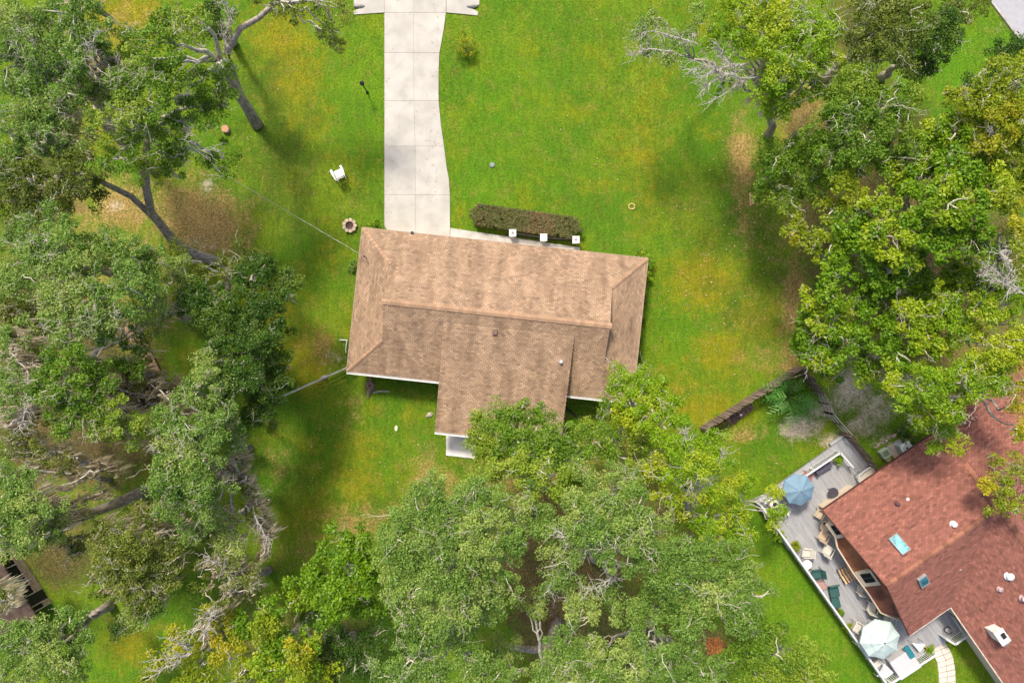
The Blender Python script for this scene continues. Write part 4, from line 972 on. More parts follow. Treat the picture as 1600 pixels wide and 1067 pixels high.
def umbrella(px, py, r, zt, label, m, m2, tiers=1, z=ZD, rot=.2):
    t = thing('patio_umbrella', label, 'umbrella', tuple(W(px, py, zt)-Vector((0, 0, zt-z))))
    def can(r0, z0, r1, z1, nm, dip=.05):
        mb = MB(); n = 8
        ring = []
        for k in range(n):
            for s, rr in ((0, 1), (1, .975)):
                a = 2*math.pi*(k+s*.5)/n+rot; ring.append((rr*(math.cos(math.pi/8)/math.cos(0) if s else 1)*math.cos(a), rr*(math.cos(math.pi/8) if s else 1)*math.sin(a), s))
        M_ = len(ring)
        lv = [(r0, z0), (r0*.66+r1*.34, z0+(z1-z0)*.40), (r1, z1)]
        for rr, zz in lv:
            for x, y, s in ring: mb.v.append((x*rr, y*rr, zz-(s*dip*rr/r0)))
        mb.v += [(x*r0, y*r0, z0-.12-(s*dip)) for x, y, s in ring]
        for l in range(2):
            for j in range(M_): mb.f.append((l*M_+j, l*M_+(j+1) % M_, (l+1)*M_+(j+1) % M_, (l+1)*M_+j))
        for j in range(M_): mb.f.append((3*M_+j, 3*M_+(j+1) % M_, (j+1) % M_, j))
        return mb.build(nm, m, t)
    zz = zt-z
    if tiers == 1: can(r, zz-.5, .05, zz, 'canopy')
    else:
        can(r, zz-.62, r*.50, zz-.26, 'canopy'); can(r*.60, zz-.27, r*.24, zz-.08, 'upper_canopy'); can(r*.30, zz-.07, .05, zz+.04, 'top_canopy')
    MB().tube([(0, 0, .1), (0, 0, zz+.05)], .025, 8).build('pole', m2, t); MB().lathe([(.26, 0), (.26, .05), (.06, .1), (.05, .25)]).build('base', m2, t)
    MB().lathe([(.03, 0), (.05, .04), (.02, .1)], (0, 0, zz+.04), 8).build('finial', m2, t)
    for k in range(8):
        a = 2*math.pi*k/8+rot; MB().bar((0, 0, zz-.1), (r*.97*math.cos(a), r*.97*math.sin(a), zz-(.54 if tiers == 1 else .66)), .02, .02).build('rib', m2, t)
def pot(px, py, r, label, m, kind='lime', ph=.35, pr=.2, z=ZD, leafy=True, long=False):
    t = thing('potted_plant', label, 'potted plant', tuple(W(px, py, z)))
    MB().lathe([(pr*.7, 0), (pr, ph), (pr*1.1, ph), (pr*1.1, ph+.03), (pr*.9, ph+.03), (pr*.85, ph-.05)]).build('pot', m, t)
    if leafy:
        rng = np.random.default_rng(int(px)); lm = KIND[kind][0]; n = 34; q = []
        for i in range(n):
            a = rng.random()*6.28; el = rng.uniform(.2, 1.3); L_ = r*rng.uniform(.7, 1.15); d = np.array([math.cos(a)*math.cos(el), math.sin(a)*math.cos(el), math.sin(el)]); s = np.array([-math.sin(a), math.cos(a), 0])*rng.uniform(.03, .06)*(1.2 if not long else .8)
            p0 = np.array([0, 0, ph]); p1 = p0+d*L_*.6; p2 = p0+d*L_+np.array([0, 0, -.25*L_])
            q += [np.stack([p0-s*.3, p0+s*.3, p1+s, p1-s]), np.stack([p1-s, p1+s, p2+s*.1, p2-s*.1])]
        q = np.array(q); tint = np.stack([rng.random(len(q))]*3, 1); npmesh('foliage', q, 4, lm, t, tint, kind='stuff')
        cc = rng.normal(size=(16, 3))*r*.36; cc[:, 2] = np.abs(cc[:, 2])+ph
        q2, t2, _ = leaf_quads(cc, np.full(16, .14), 20, .12, .07, rng); npmesh('leafy_tuft', q2, 4, lm, t, t2, kind='stuff')
    return t
WM = mat('white_metal', (.62, .585, .51), .45, .04); WIC = mat('beige_wicker', (.56, .44, .31), .85, .15, 25, bump=.4); GRN = mat('dark_green_fabric', (.035, .10, .09), .8, .15, 5); DBL = mat('charcoal_fabric', (.085, .08, .11), .85, .15, 6)
CRM = mat('cream_cushion', (.64, .59, .50), .85, .05, 4); TERR = mat('terracotta', (.30, .15, .09), .8); TEAL = mat('teal_fabric', (.02, .17, .20), .75, .1, 6)
BLU = mat('blue_canvas', (.17, .27, .35), .8, .06, 3); CNV = mat('pale_mint_canvas', (.47, .56, .53), .8, .03, 3); GREYM = mat('grey_metal', (.40, .40, .42), .45, metal=.4)
umbrella(1252, 767, 1.22, 2.9, 'sky blue octagonal umbrella on the deck beneath the overhanging lime branches', BLU, GREYM)
umbrella(1382, 1004, 1.52, 3.0, 'large pale mint three tier umbrella at the end of the deck', CNV, DM, 3)
b_ = thing('outdoor_bench', 'charcoal cushioned bench standing along the balustered railing', 'bench', tuple(W(1283, 729, ZD)), math.radians(31))
MB().box((0, 0, .36), (1.3, .55, .16)).build('cushion', DBL, b_); MB().box((0, 0, .24), (1.25, .5, .06)).build('seat_frame', DM, b_); MB().box((-.68, 0, .42), (.14, .56, .34), ry=.3).build('headrest', DBL, b_)
for sx in (-1, 1):
    for sy in (-1, 1): MB().box((sx*.55, sy*.2, .11), (.05, .05, .21)).build('leg', DM, b_)
chair(1257, 742, 150, 'reddish chair half hidden by the blue umbrella', mat('red_fabric', (.42, .13, .11), .8), z=ZD)
s_ = thing('outdoor_sofa', 'cream cushioned sofa with a curved grey back by the corner of the red roof', 'sofa', tuple(W(1350, 742, ZD)), math.radians(33))
def rrect(w_, d_, r, n=4):
    P = []
    for cx, cy, a0 in ((w_/2-r, d_/2-r, 0), (-w_/2+r, d_/2-r, 90), (-w_/2+r, -d_/2+r, 180), (w_/2-r, -d_/2+r, 270)):
        for k in range(n+1): a = math.radians(a0+90*k/n); P.append((cx+r*math.cos(a), cy+r*math.sin(a)))
    return P
MB().prism(rrect(1.45, .78, .16), .28, .5).build('cushion', CRM, s_); MB().prism(rrect(1.5, .84, .16), .06, .27).build('seat_frame', GREYM, s_)
MB().tube([(-.62, -.32, .6), (-.86, -.1, .72), (-.84, .25, .78), (-.55, .52, .8), (0, .6, .8), (.5, .58, .8)], .05, 8).build('backrest', mat('pale_metal', (.55, .55, .54), .5), s_)
for x in (-.7, -.3, .1, .45): MB().bar((x, .55, .1), (x, .57, .8), .03, .03).build('back_post', GREYM, s_)
table(1296.5, 767, .40, 'dark round mesh table against the cream wall of the red house', mat('dark_mesh', (.06, .055, .07), .6, .4, 25), h=.6)
pot(1307, 716, .55, 'leafy green potted plant in the corner of the balustered railing', TERR, 'lime', long=True)
pot(1239, 849, .50, 'yellow green potted plant beside the slatted white chair', TERR, 'gold')
pot(1201, 800, .55, 'pale variegated plant in a pot just inside the long railing', mat('pale_pot', (.6, .55, .48), .8), 'lime', .4, .26)
pot(1214, 832, .55, 'bushy lime plant on the deck below the blue umbrella', TERR, 'lime', .4, .22)
jar = thing('pottery_jar', 'large pale glazed jar with a dark mouth under the lime branches', 'jar', tuple(W(1205, 785, ZD)))
MB().lathe([(.2, 0), (.38, .3), (.34, .6), (.22, .7), (.26, .76), (.18, .76), (.16, .6)]).build('body', mat('pale_glaze', (.66, .6, .52), .5), jar); MB().lathe([(.01, .0), (.165, .005)], (0, 0, .62)).build('mouth', DM, jar)
chair(1276, 801, -30, 'beige wicker chair nearest the cream wall corner', WIC, .55)
table(1284.5, 819, .42, 'round beige wicker table between two wicker chairs', WIC, h=.62)
ds = MB().box((0, 0, 0), (.22, .14, .1)); tagp(ds.build('small_bowl', DM, loc=tuple(W(1288.5, 817.5, ZD+.62)+Vector((0, 0, .055)))), 'small dark dish on the round wicker table', 'dish')
chair(1282, 834, 150, 'rounded beige wicker chair below the round wicker table', WIC, .62, k=1.1)
chair(1288.5, 856, 150, 'white metal armchair below the wicker set by the copper skirt roof', WM, .6, k=1.15)
chair(1256, 860, -95, 'white slatted armchair with its back to the long railing near the gold plant', WM, .6, slats=True, k=1.1)
table(1257.5, 879, .36, 'small round white table against the long railing', mat('white_resin', (.8, .79, .75)), h=.45)
chair(1272, 893, -80, 'dark green cushioned chair above the rusty low table', GRN, .6, k=1.15)
lt = thing('low_table', 'rusty pink low table between the two dark green seats', 'table', tuple(W(1279.5, 911, ZD)), math.radians(-52))
for i in range(5): MB().box((0, -.24+i*.12, .36), (.85, .11, .03)).build('slat', mat('rusty_wood', (.42, .25, .21), .8, .15, 8, objrand=.12), lt)
for sx in (-1, 1):
    for sy in (-1, 1): MB().box((sx*.36, sy*.22, .17), (.05, .05, .34)).build('leg', mat('rusty_wood', (.42, .25, .21)), lt)
lg = thing('lounger', 'dark green double cushioned lounger standing by the long railing', 'lounger', tuple(W(1300.5, 930, ZD)), math.radians(-78))
MB().prism(rrect(.78, .72, .08), .3, .46).build('cushion', GRN, lg, loc=(-.42, .05, 0)); MB().prism(rrect(.78, .62, .08), .3, .44).build('cushion', GRN, lg, loc=(.42, 0, 0)); MB().box((-.92, .05, .55), (.14, .74, .5), ry=-.4).build('backrest', GRN, lg)
MB().box((0, 0, .24), (1.7, .6, .07)).build('frame', DM, lg)
for sx in (-1, 1):
    for sy in (-1, 1): MB().box((sx*.75, sy*.24, .11), (.05, .05, .21)).build('leg', DM, lg)
sl = thing('slatted_lounger', 'timber lounger with pale yellow slats and dark gaps by the second window bay', 'lounger', tuple(W(1321, 893, ZD)), math.radians(-62))
YS = mat('yellow_slat', (.66, .42, .20), .7, .1, 5)
for i in range(5):
    y = -.52+i*.24; MB().box((-.30, y, .40), (.60, .13, .04), ry=.22).build('slat', YS, sl); MB().box((.30, y+.03, .42), (.62, .13, .04), ry=-.30).build('slat', YS, sl)
for sx in (-.5, 0, .5): MB().box((sx, 0, .30), (.05, 1.3, .05)).build('frame', DM, sl)
for sx in (-.5, .5):
    for sy in (-.55, .55): MB().box((sx, sy, .14), (.05, .05, .28)).build('leg', DM, sl)
chair(1340, 917, 165, 'small cream slatted chair tucked against the cream fascia below the second bay', WM, .5, slats=True, arms=False)
chair(1357, 944.5, 160, 'white armchair in front of the last copper panel of the skirt roof', WM, .62, k=1.15)
pot(1308.5, 953, .30, 'small brown pot with a dark mouth by the long railing past the green lounger', mat('brown_glaze', (.25, .12, .09), .5), 'broad', .4, .22)
chair(1333, 974, 60, 'white armchair facing the pale umbrella beside the yellow potted plant', WM, .62, k=1.15)
pot(1320, 976, .42, 'yellow green plant in a pot behind the white armchair by the long railing', TERR, 'gold')
pot(1370, 950, .5, 'dark leafy plant at the foot of the skirt roof corner', TERR, 'broad', .3, .2)
chair(1383, 963, 175, 'pale grey green armchair just above the pale umbrella', mat('sage_metal', (.52, .52, .43), .6), .66, k=1.2)
chair(1342, 998, 70, 'white chair tucked under the pale umbrella on the railing side', WM, .6, k=1.15)
chair(1365, 1031, 40, 'white chair below the pale umbrella beside the white cabinet', WM, .55)
chair(1352, 979, 110, 'dark blue metal chair peeking out above the pale umbrella', mat('navy_metal', (.035, .045, .09), .5), .55, slats=True)
dt = table(1376, 1002, .7, 'round glass dining table under the pale umbrella', mat('smoked_glass', (.10, .13, .16), .2, .1), h=.72, name='dining_table')
cb = thing('white_cabinet', 'white boarded outdoor cabinet top in front of the balustered railing', 'cabinet', tuple(W(1404, 1029, ZD)), ang2-.02)
for i in range(9): MB().box((0, -.72+i*.18, .93), (2.05*.9, .17, .03)).build('top_board', mat('white_board', (.52, .51, .51), .5, .03, objrand=.02), cb)
MB().box((0, 0, .46), (1.75, 1.52, .90)).build('body', mat('white_board', (.52, .51, .51)), cb)
cs = MB().prism(rrect(.98, .42, .08), 0, .12); tagp(cs.build('teal_cushion', TEAL, loc=tuple(W(1420, 1017.5, ZD+.95)+Vector((0, 0, -.0)))), 'teal bolster cushion lying on the white cabinet top', 'cushion').rotation_euler.z = math.radians(-58)
def sail(px, py, pts, label, hz=.55):
    t = thing('folded_cloth', label, 'cloth', tuple(W(px, py, ZD))); off = W(px, py, ZD); mb = MB()
    P = [W(x, y, ZD+z)-off for x, y, z in pts]; c = sum(P, Vector())/len(P)-Vector((0, 0, .22)); n = len(P)
    mb.v = [tuple(c)]+[tuple(p) for p in P]+[tuple(c-Vector((0, 0, .03)))]+[tuple(p-Vector((0, 0, .03))) for p in P]
    for i in range(n): mb.f += [(0, 1+i, 1+(i+1) % n), (n+1, n+2+(i+1) % n, n+2+i), (1+i, n+2+i, n+2+(i+1) % n, 1+(i+1) % n)]
    mb.build('cloth', mat('white_cloth', (.72, .71, .70), .8, .05), t)
    for i in (0, 1): MB().bar(P[i]*1.0, (P[i].x, P[i].y, 0), .04, .04).build('support', GREYM, t)
sail(1383, 1046, [(1370, 1056, .5), (1382, 1036, .7), (1396, 1050, .5), (1384, 1059, .45)], 'white folded cloth seat in the bottom corner of the deck')
sail(1440, 1008, [(1425, 1004, .55), (1443, 1003, .75), (1446, 1007, .6), (1437, 1018, .5)], 'pale slung cloth on thin poles between the cabinet and the path')
pot(1447, 1012, .45, 'spiky green plant at the deck end beside the stone path', TERR, 'lime', .3, .18, long=True)
sw = thing('plant_stand', 'dark curled wire plant stand at the end of the short railing', 'plant stand', tuple(W(1476, 981, ZD)))
MB().tube([(.26*math.cos(a*.6), .26*math.sin(a*.6), .3+a*.02) for a in range(11)], .035, 6).build('hoop', DM, sw); MB().lathe([(.12, 0), (.16, .3), (.1, .32)]).build('pot', mat('grey_pot', (.4, .38, .42), .6), sw)
MB().tube([(.2, .05, .35), (.42, -.05, .5), (.5, .12, .6)], .025, 6).build('arm', mat('bronze', (.35, .25, .17), .5), sw)
bn = thing('white_bench', 'white cushioned bench against the wall under the corner of the two red roofs', 'bench', tuple(W(1494, 966, ZD)), math.radians(-57))
MB().prism(rrect(1.35, .5, .1), .3, .45).build('cushion', CRM, bn); MB().box((0, -.34, .5), (1.4, .05, .5), rx=.15).build('backrest', mat('pale_metal', (.55, .55, .54)), bn); MB().box((0, 0, .27), (1.35, .48, .05)).build('frame', GREYM, bn)
for sx in (-.6, .6):
    for sy in (-.2, .2): MB().box((sx, sy, .12), (.05, .05, .25)).build('leg', GREYM, bn)
wc = chair(1226, 795, 60, 'cream chair half hidden under the lime branches next to the jar', WM, .55)

# ================================================================== WOODEN FENCES, SIDE YARD
FW = mat('weathered_brown_board', (.20, .145, .115), .9, .25, 3, objrand=.28, stretch=(8, 8, .8), bump=.3); FR = mat('grey_rail', (.36, .32, .28), .85, .15, 4)
def picket_fence(pts, label, h=1.85, group=None, lean=0.0, pw=.14):
    P = [W(x, y, h) for x, y in pts]; o = Vector((P[0].x, P[0].y, 0)); t = thing('picket_fence', label, 'fence', tuple(o), 0, group)
    rng = random.Random(len(label)); sh = None
    for a, b in zip(P, P[1:]):
        a = Vector((a.x, a.y, 0))-o; b = Vector((b.x, b.y, 0))-o; L_ = (b-a).length; d = (b-a)/L_; rz = math.atan2(d.y, d.x); s = Vector((-d.y, d.x, 0))
        for z in (.35, h-.3): MB().bar(a+Vector((0, 0, z))-s*.05, b+Vector((0, 0, z))-s*.05, .05, .09).build('rail', FW, t)
        k = 0.0
        while k < L_-.05:
            if sh is None: sh = MB().box((0, 0, h/2), (pw-.02, .022, h)).build('picket', FW, t); c = sh
            else: c = sh.copy(); C.objects.link(c); c.parent = t
            c.location = a+d*(k+pw/2)+s*rng.uniform(-.012, .012); c.rotation_euler = (rng.uniform(-.05, .05)+lean, rng.uniform(-.02, .02), rz+rng.uniform(-.04, .04)); c.scale = (1, 1, rng.uniform(.95, 1.03)); k += pw
        n = max(1, int(L_/2.4))
        for i in range(n+1): MB().box(tuple(a+d*(L_*i/n)-s*.12+Vector((0, 0, h/2-.05))), (.1, .1, h-.1), rz=rz).build('post', FW, t)
    return t
picket_fence([(1104, 672), (1150, 643), (1258, 574)], 'long weathered board fence along the planted bed at the lawn edge')
picket_fence([(1259, 574), (1288, 614)], 'dark leaning board fence between the long fence corner and the rail section')
picket_fence([(1333, 681), (1380, 741)], 'dark board fence between the deck corner and the side yard', h=2.0)
rf = thing('rail_fence', 'open three rail grey timber fence joining the two dark board fences', 'fence', tuple(W(1290, 620)))
off = W(1290, 620); RP = [W(1289, 616, 1.6), W(1303, 647, 1.6), W(1332, 680, 1.6)]
for a, b in zip(RP, RP[1:]):
    a = Vector((a.x, a.y, 0))-off; b = Vector((b.x, b.y, 0))-off; a.z = b.z = 0
    for z in (.35, .95, 1.55): MB().bar(a+Vector((0, 0, z)), b+Vector((0, 0, z)), .05, .15).build('rail', FR, rf)
    for p in (a, (a+b)/2, b): MB().box((p.x+.02, p.y, .8), (.13, .13, 1.6)).build('post', FW, rf)
MB().prism([tuple(W(x, y).xy) for x, y in [(1106, 672), (1145, 648), (1174, 630), (1178, 638), (1150, 660), (1116, 678)]], -.05, .05).build('planting_bed', mat('dark_mulch', (.12, .075, .06), .95, .35, 6, bump=.8, bscale=12), kind='structure')
for k, (x, y) in enumerate([(1120, 672), (1133, 664), (1124, 668)]):
    bush('weed_clump', ['dry brown weeds at the open end of the fence bed', 'small dry weed in the dark fence bed', 'olive weed between the dry ones in the fence bed'][k], 'olive', [(x, y, 5, .2)], cat='weed')
wp = MB().lathe([(.07, 0), (.09, .12), (.03, .14)], sides=9); tagp(wp.build('white_flower_pot', WHITE, loc=tuple(W(1157, 648, .05))), 'tiny white pot in the fence planting bed', 'flower pot')
# big leaved tropical plant
def fronds(px, py, label, n=34, L_=2.1, seed=4):
    rng = np.random.default_rng(seed); off = np.array(W(px, py)); t = thing('banana_plant', label, 'tropical plant', tuple(off)); q = []; st = MB()
    lm = leafmat('frond_leaf', (.05, .20, .02), (.14, .36, .05), (.20, .40, .08), .25)
    tints = []
    for i in range(n):
        a = rng.random()*6.283; d = np.array([math.cos(a), math.sin(a), 0]); s = np.array([-math.sin(a), math.cos(a), 0]); l = L_*rng.uniform(.5, 1.1); hh = rng.uniform(.8, 2.4)
        P = [np.array([0, 0, .2])+d*l*tt+np.array([0, 0, 1])*hh*math.sin(tt*2.3)*.8 for tt in np.linspace(0, 1, 9)]
        st.tube([Vector(p) for p in P], [.04*(1-.8*k/8) for k in range(9)], 5); r1 = rng.random()
        for k in range(2, 9):
            for sg in (-1, 1):
                for e in (0,):
                    c = P[k] if not e else (P[k]+P[min(k+1, 8)])/2; w_ = (.30*(1-abs(k-5)/6)+.07)*rng.uniform(.8, 1.2); tip = c+s*sg*w_+d*.22-np.array([0, 0, .12])
                    q.append(np.stack([c-d*.03, c+d*.035, tip+d*.03, tip-d*.03])); tints.append((rng.random(), r1, r1))
    npmesh('foliage', np.array(q), 4, lm, t, np.array(tints), kind='stuff'); st.build('stem', mat('green_stem', (.10, .22, .03), .6), t)
fronds(1226, 619, 'sprawling bright green feathery leaved plant behind the long board fence')
# side yard: air conditioner, green unit, pots, dark bush
ac = thing('air_conditioner', 'grey square air conditioning unit on a pad beside the dark bush', 'air conditioner', tuple(W(1407, 697)), math.radians(33))
MB().prism(rrect(.85, .85, .12), .06, .82).build('casing', mat('ac_grey', (.36, .40, .42), .5, .05), ac); MB().prism(rrect(.88, .88, .14), .82, .88).build('lid', mat('ac_pale', (.55, .60, .60), .5), ac)
MB().lathe([(.30, 0), (.30, .02), (.26, .02)], (0, 0, .88), 20).build('fan_guard', mat('ac_grey', (.36, .40, .42)), ac); MB().lathe([(.08, 0), (.06, .05)], (0, 0, .9)).build('hub', DM, ac)
MB().box((-.2, 0, .02), (1.5, 1.1, .08)).build('pad', mat('ac_pad', (.34, .30, .27), .9), ac)
gu = thing('garden_unit', 'small pale green slatted crate of pipes next to the air conditioner', 'crate', tuple(W(1379, 707)), math.radians(33)); GP = mat('pale_green_paint', (.40, .50, .36), .6, .1)
for s in (-1, 1): MB().box((s*.32, 0, .3), (.07, .62, .5)).build('side', GP, gu); MB().box((0, s*.3, .3), (.6, .06, .5)).build('side', GP, gu)
for i in range(4): MB().box((-.2+i*.14, 0, .50), (.05, .5, .05)).build('slat', GP, gu)
MB().box((0, 0, .2), (.58, .54, .1)).build('tray', DM, gu)
bb = thing('bin', 'greenish bin just below the slatted crate', 'bin', tuple(W(1384, 716))); MB().lathe([(.18, 0), (.2, .3), (.22, .32), (.1, .35)], sides=10).build('bin_body', mat('olive_paint', (.32, .33, .19), .7), bb)
bush('dark_bush', 'very dark round bush beside the air conditioner', 'dark', [(1418, 679, 15, .7), (1410, 671, 9, .7), (1428, 690, 10, .7)], dens=1.0)
for k, (x, y, r) in enumerate([(1423, 656, 0), (1428, 652, 0), (1433, 659, 0)]):
    t = thing('white_planter', ['white rectangular block nearest the dark bush', 'white block resting in the middle of the row under the lime tree', 'white block at the lime tree end of the row'][k], 'block', tuple(W(x, y)), math.radians(33)); MB().box((0, 0, .15), (.55, .35, .3)).build('body', WHITE, t); MB().box((0, 0, .31), (.5, .3, .02)).build('inset', mat('pale_inset', (.6, .58, .55)), t)
edg = thing('stone_edging', 'line of small mixed stones edging the side yard bed', 'edging', tuple(W(1400, 680))); rr = random.Random(3)
for i in range(34):
    f = i/33; x = 1368+f*62+rr.uniform(-2, 2); y = 699-f*44+rr.uniform(-2.5, 2.5); p = W(x, y)-W(1400, 680)
    MB().lathe([(.09, -.02), (.10, .05), (.05, .1)], (p.x, p.y, 0), 6).build('stone', mat('mixed_stone', (.42, .34, .28), .9, .2, objrand=.4), edg)

# ================================================================== SHED IN THE OAKS
sb, se = W(49, 894), W(80, 941); d = (se-sb).normalized(); shed = thing('screened_shed', 'dark screened shed with a tan knee wall half hidden by the mossy oaks', 'shed', (sb.x, sb.y, 0), math.atan2(d.y, d.x)); Ls = (se-sb).length
TW = mat('tan_knee_wall', (.30, .235, .165), .85, .2); SCR = mat('black_screen', (.006, .006, .007), .7); PST = mat('pale_post', (.48, .42, .34), .8)
MB().prism([(-2.2, -3.6), (Ls, -3.6), (Ls, -.08), (-2.2, -.08)], 0, 2.2).build('wall', SCR, shed)
for a, b in ((-2.2, -.05), (0, 1.5), (2.4, Ls)): MB().box(((a+b)/2, -.03, .38), (b-a, .1, .76)).build('knee_wall', TW, shed)
for x in (-2.2, -1.1, 0, .75, 1.5, 2.4, Ls): MB().box((x, -.03, 1.1), (.07, .08, 2.2)).build('post', PST, shed)
MB().box((1.95, -.02, 1.1), (.86, .04, 2.1)).build('door', mat('black_door', (.012, .012, .014), .6), shed)
MB().box((.3, -1.75, 2.30), (5.9, 4.2, .14)).build('roof', mat('brown_roofing', (.075, .05, .038), .9, .25, 2, bump=.4), shed)

bw = thing('boardwalk', 'narrow tan plank boardwalk glimpsed between the mossy oak crowns', 'boardwalk', tuple(W(230, 555))); off = W(230, 555)
A_, B_ = W(206, 508)-off, W(252, 598)-off; dd = (B_-A_); nL = dd.length; dd.normalize(); nb_ = int(nL/.16); sh = None
for i in range(nb_):
    p = A_+dd*(i*.16)+Vector((0, 0, .32))
    if sh is None: sh = MB().box((0, 0, 0), (.14, 1.0, .04)).build('plank', mat('tan_plank', (.34, .22, .13), .85, .2, 5, objrand=.18), bw); c = sh
    else: c = sh.copy(); C.objects.link(c); c.parent = bw
    c.location = p; c.rotation_euler.z = math.atan2(dd.y, dd.x)
for s in (-.42, .42):
    n_ = Vector((-dd.y, dd.x, 0))*s; MB().bar(A_+n_+Vector((0, 0, .22)), B_+n_+Vector((0, 0, .22)), .08, .14).build('joist', mat('tan_plank', (.34, .22, .13)), bw)

# ================================================================== TREES
def T(*a, **k): return tree(*a, **k)
# --- beside the driveway
T('tall oak with a leaning bare trunk and forked limbs nearest the driveway apron', 'oak', [(262, 62, 48, 15), (300, 30, 40, 15), (262, 112, 40, 14), (215, 90, 30, 14), (350, 128, 34, 12), (345, 155, 26, 11), (300, 140, 30, 12)],
  path=[(402, 196, 0), (386, 168, 1.8), (368, 140, 4), (358, 118, 6), (356, 104, 7.5), (345, 95, 8.5)], moss=.05, bare=.6, tr=.42, dens=.6)
T('broken barked oak limb tree reaching over the lawn with sparse leafy tips near the apron', 'olive', [(505, 52, 22, 9), (525, 66, 16, 8), (450, 20, 26, 10), (530, 15, 26, 10), (480, 5, 26, 10), (410, 10, 30, 11)],
  path=[(392, 182, .2), (372, 140, 3.5), (360, 100, 6.5), (356, 80, 7.5), (375, 45, 8.5), (405, 28, 9), (430, 5, 10)], moss=.03, bare=.9, tr=.28, dens=.5, dead=[(356, 105, 7, 290, 50, 10), (356, 100, 7, 362, 20, 10), (362, 60, 8, 345, -5, 10.5)])
T('dark glossy tree behind the forked oak at the upper frame edge', 'dark', [(335, 18, 28, 9), (320, 40, 24, 8), (345, 52, 16, 7)], bare=.1)
T('pale barked oak with wide curling silver branches in the upper corner', 'grey', [(40, 40, 62, 14), (120, 30, 58, 14), (30, 95, 50, 13), (95, 95, 50, 14), (150, 60, 36, 13), (60, 130, 40, 13)], base=(190, 218), moss=.18, curtains=[[(150,105,12.5),(178,90,12.5),(182,125,12.5)],[(140,150,11.5),(170,132,12)]], bare=.9, tr=.42, dead=[(165, 170, 11, 35, 52, 15), (130, 105, 13, 150, 55, 15), (160, 155, 11, 205, 165, 12.5)], dens=.75)
T('mossy oak whose grey trunk shows above the yellow grass gap', 'grey', [(110, 150, 42, 13), (45, 175, 50, 13), (105, 215, 42, 12), (30, 230, 50, 12), (150, 130, 26, 12), (70, 200, 40, 13)], path=[(193, 222, 0), (178, 198, 2.5), (160, 174, 5), (140, 150, 7)], moss=.5, curtains=[[(120,200,11),(85,205,11),(60,215,11)],[(110,225,10),(90,235,10),(125,250,9)]], dens=.75, bare=.9, tr=.34)
T('big leaning oak with a thick curved trunk rising from the bare brown earth', 'oak', [(240, 150, 44, 14), (205, 175, 40, 14), (290, 190, 40, 12), (330, 165, 36, 11), (350, 250, 30, 10), (225, 215, 36, 13), (275, 250, 30, 11), (190, 130, 36, 14), (230, 270, 28, 11), (180, 250, 30, 12), (160, 190, 30, 13), (250, 200, 30, 12)],
  path=[(340, 409, 0), (318, 402, .9), (290, 391, 2.0), (268, 374, 3.2), (252, 352, 4.5), (236, 332, 5.6), (228, 290, 7.2), (226, 250, 8.4), (236, 200, 9.6)], moss=.06, bare=1.0, tr=.40, dens=.62, dead=[(160, 160, 12, 210, 180, 13), (215, 175, 13, 280, 150, 13.5), (258, 230, 11, 330, 235, 12), (262, 175, 12, 295, 205, 12.5)])
T('second leafy limb mass on the far side of the brown earth patch', 'olive', [(120, 270, 46, 12), (60, 290, 50, 12), (150, 305, 26, 10), (95, 320, 40, 11), (20, 270, 40, 12), (40, 330, 36, 11), (0, 310, 40, 11)], path=[(300, 402, .4), (250, 350, 4.4), (205, 307, 7), (160, 285, 8.5), (140, 270, 9.5)], moss=.1, bare=.5, dens=.85, tr=.26)
T('round pale green oak crown with greyish tips beyond the leaning oak', 'grey', [(85, 365, 50, 13), (60, 400, 36, 13), (115, 420, 50, 13), (40, 430, 36, 12), (100, 460, 46, 13), (150, 395, 36, 12), (30, 380, 30, 11), (20, 440, 30, 11)], moss=.06, bare=.7, tr=.36)
T('wide grey green oak crown full of silver twigs in the middle of the mossy grove', 'grey', [(190, 400, 40, 12), (230, 420, 36, 11), (200, 450, 44, 13), (150, 470, 44, 13), (240, 455, 30, 11), (280, 420, 26, 9), (110, 510, 44, 13), (160, 510, 40, 12)], base=(300, 500), moss=.1, bare=.9, tr=.36)
T('dark dense oak with small leaves standing close to the tan house', 'dark', [(400, 430, 34, 8), (440, 440, 30, 7.5), (410, 480, 40, 9), (350, 500, 50, 9), (400, 530, 44, 9), (430, 560, 28, 8), (370, 570, 54, 10), (420, 610, 34, 8), (400, 640, 28, 8), (310, 470, 36, 9), (440, 600, 26, 7), (435, 520, 22, 7)], base=(395, 520), moss=.06, bare=.15, dens=1.15)
T('sparse olive oak with drooping tips between the leaning trunk and the dark oak', 'olive', [(385, 395, 24, 7), (355, 420, 26, 7), (310, 440, 26, 8), (280, 400, 22, 8), (400, 405, 20, 7)], base=(360, 470), moss=.05, bare=.6, dens=.7)
T('mossy oak with pale grey curtains at the edge of the frame below the round crown', 'grey', [(20, 560, 34, 12), (10, 610, 40, 12), (30, 520, 30, 12)], base=(60, 580), moss=1.2, curtains=[[(42,640,12),(44,580,12.5),(15,548,12.5)],[(40,650,11),(15,665,11),(-5,640,11)],[(60,600,10),(30,620,10)],[(50,640,9),(0,655,9)]], bare=.9, dens=.6, dead=[(5, 545, 12, 40, 600, 12), (40, 590, 12, 30, 665, 12)])
T('bright green oak crown with moss hanging in long fringes near the boardwalk', 'oak', [(110, 560, 40, 13), (90, 600, 40, 13), (150, 600, 40, 12), (120, 645, 44, 12), (170, 650, 36, 12), (200, 560, 30, 10), (205, 670, 30, 11)], moss=.4, curtains=[[(160,615,9),(200,612,9),(235,618,8.5)],[(170,640,8),(215,638,8),(262,628,8)]], bare=.5, tr=.38)
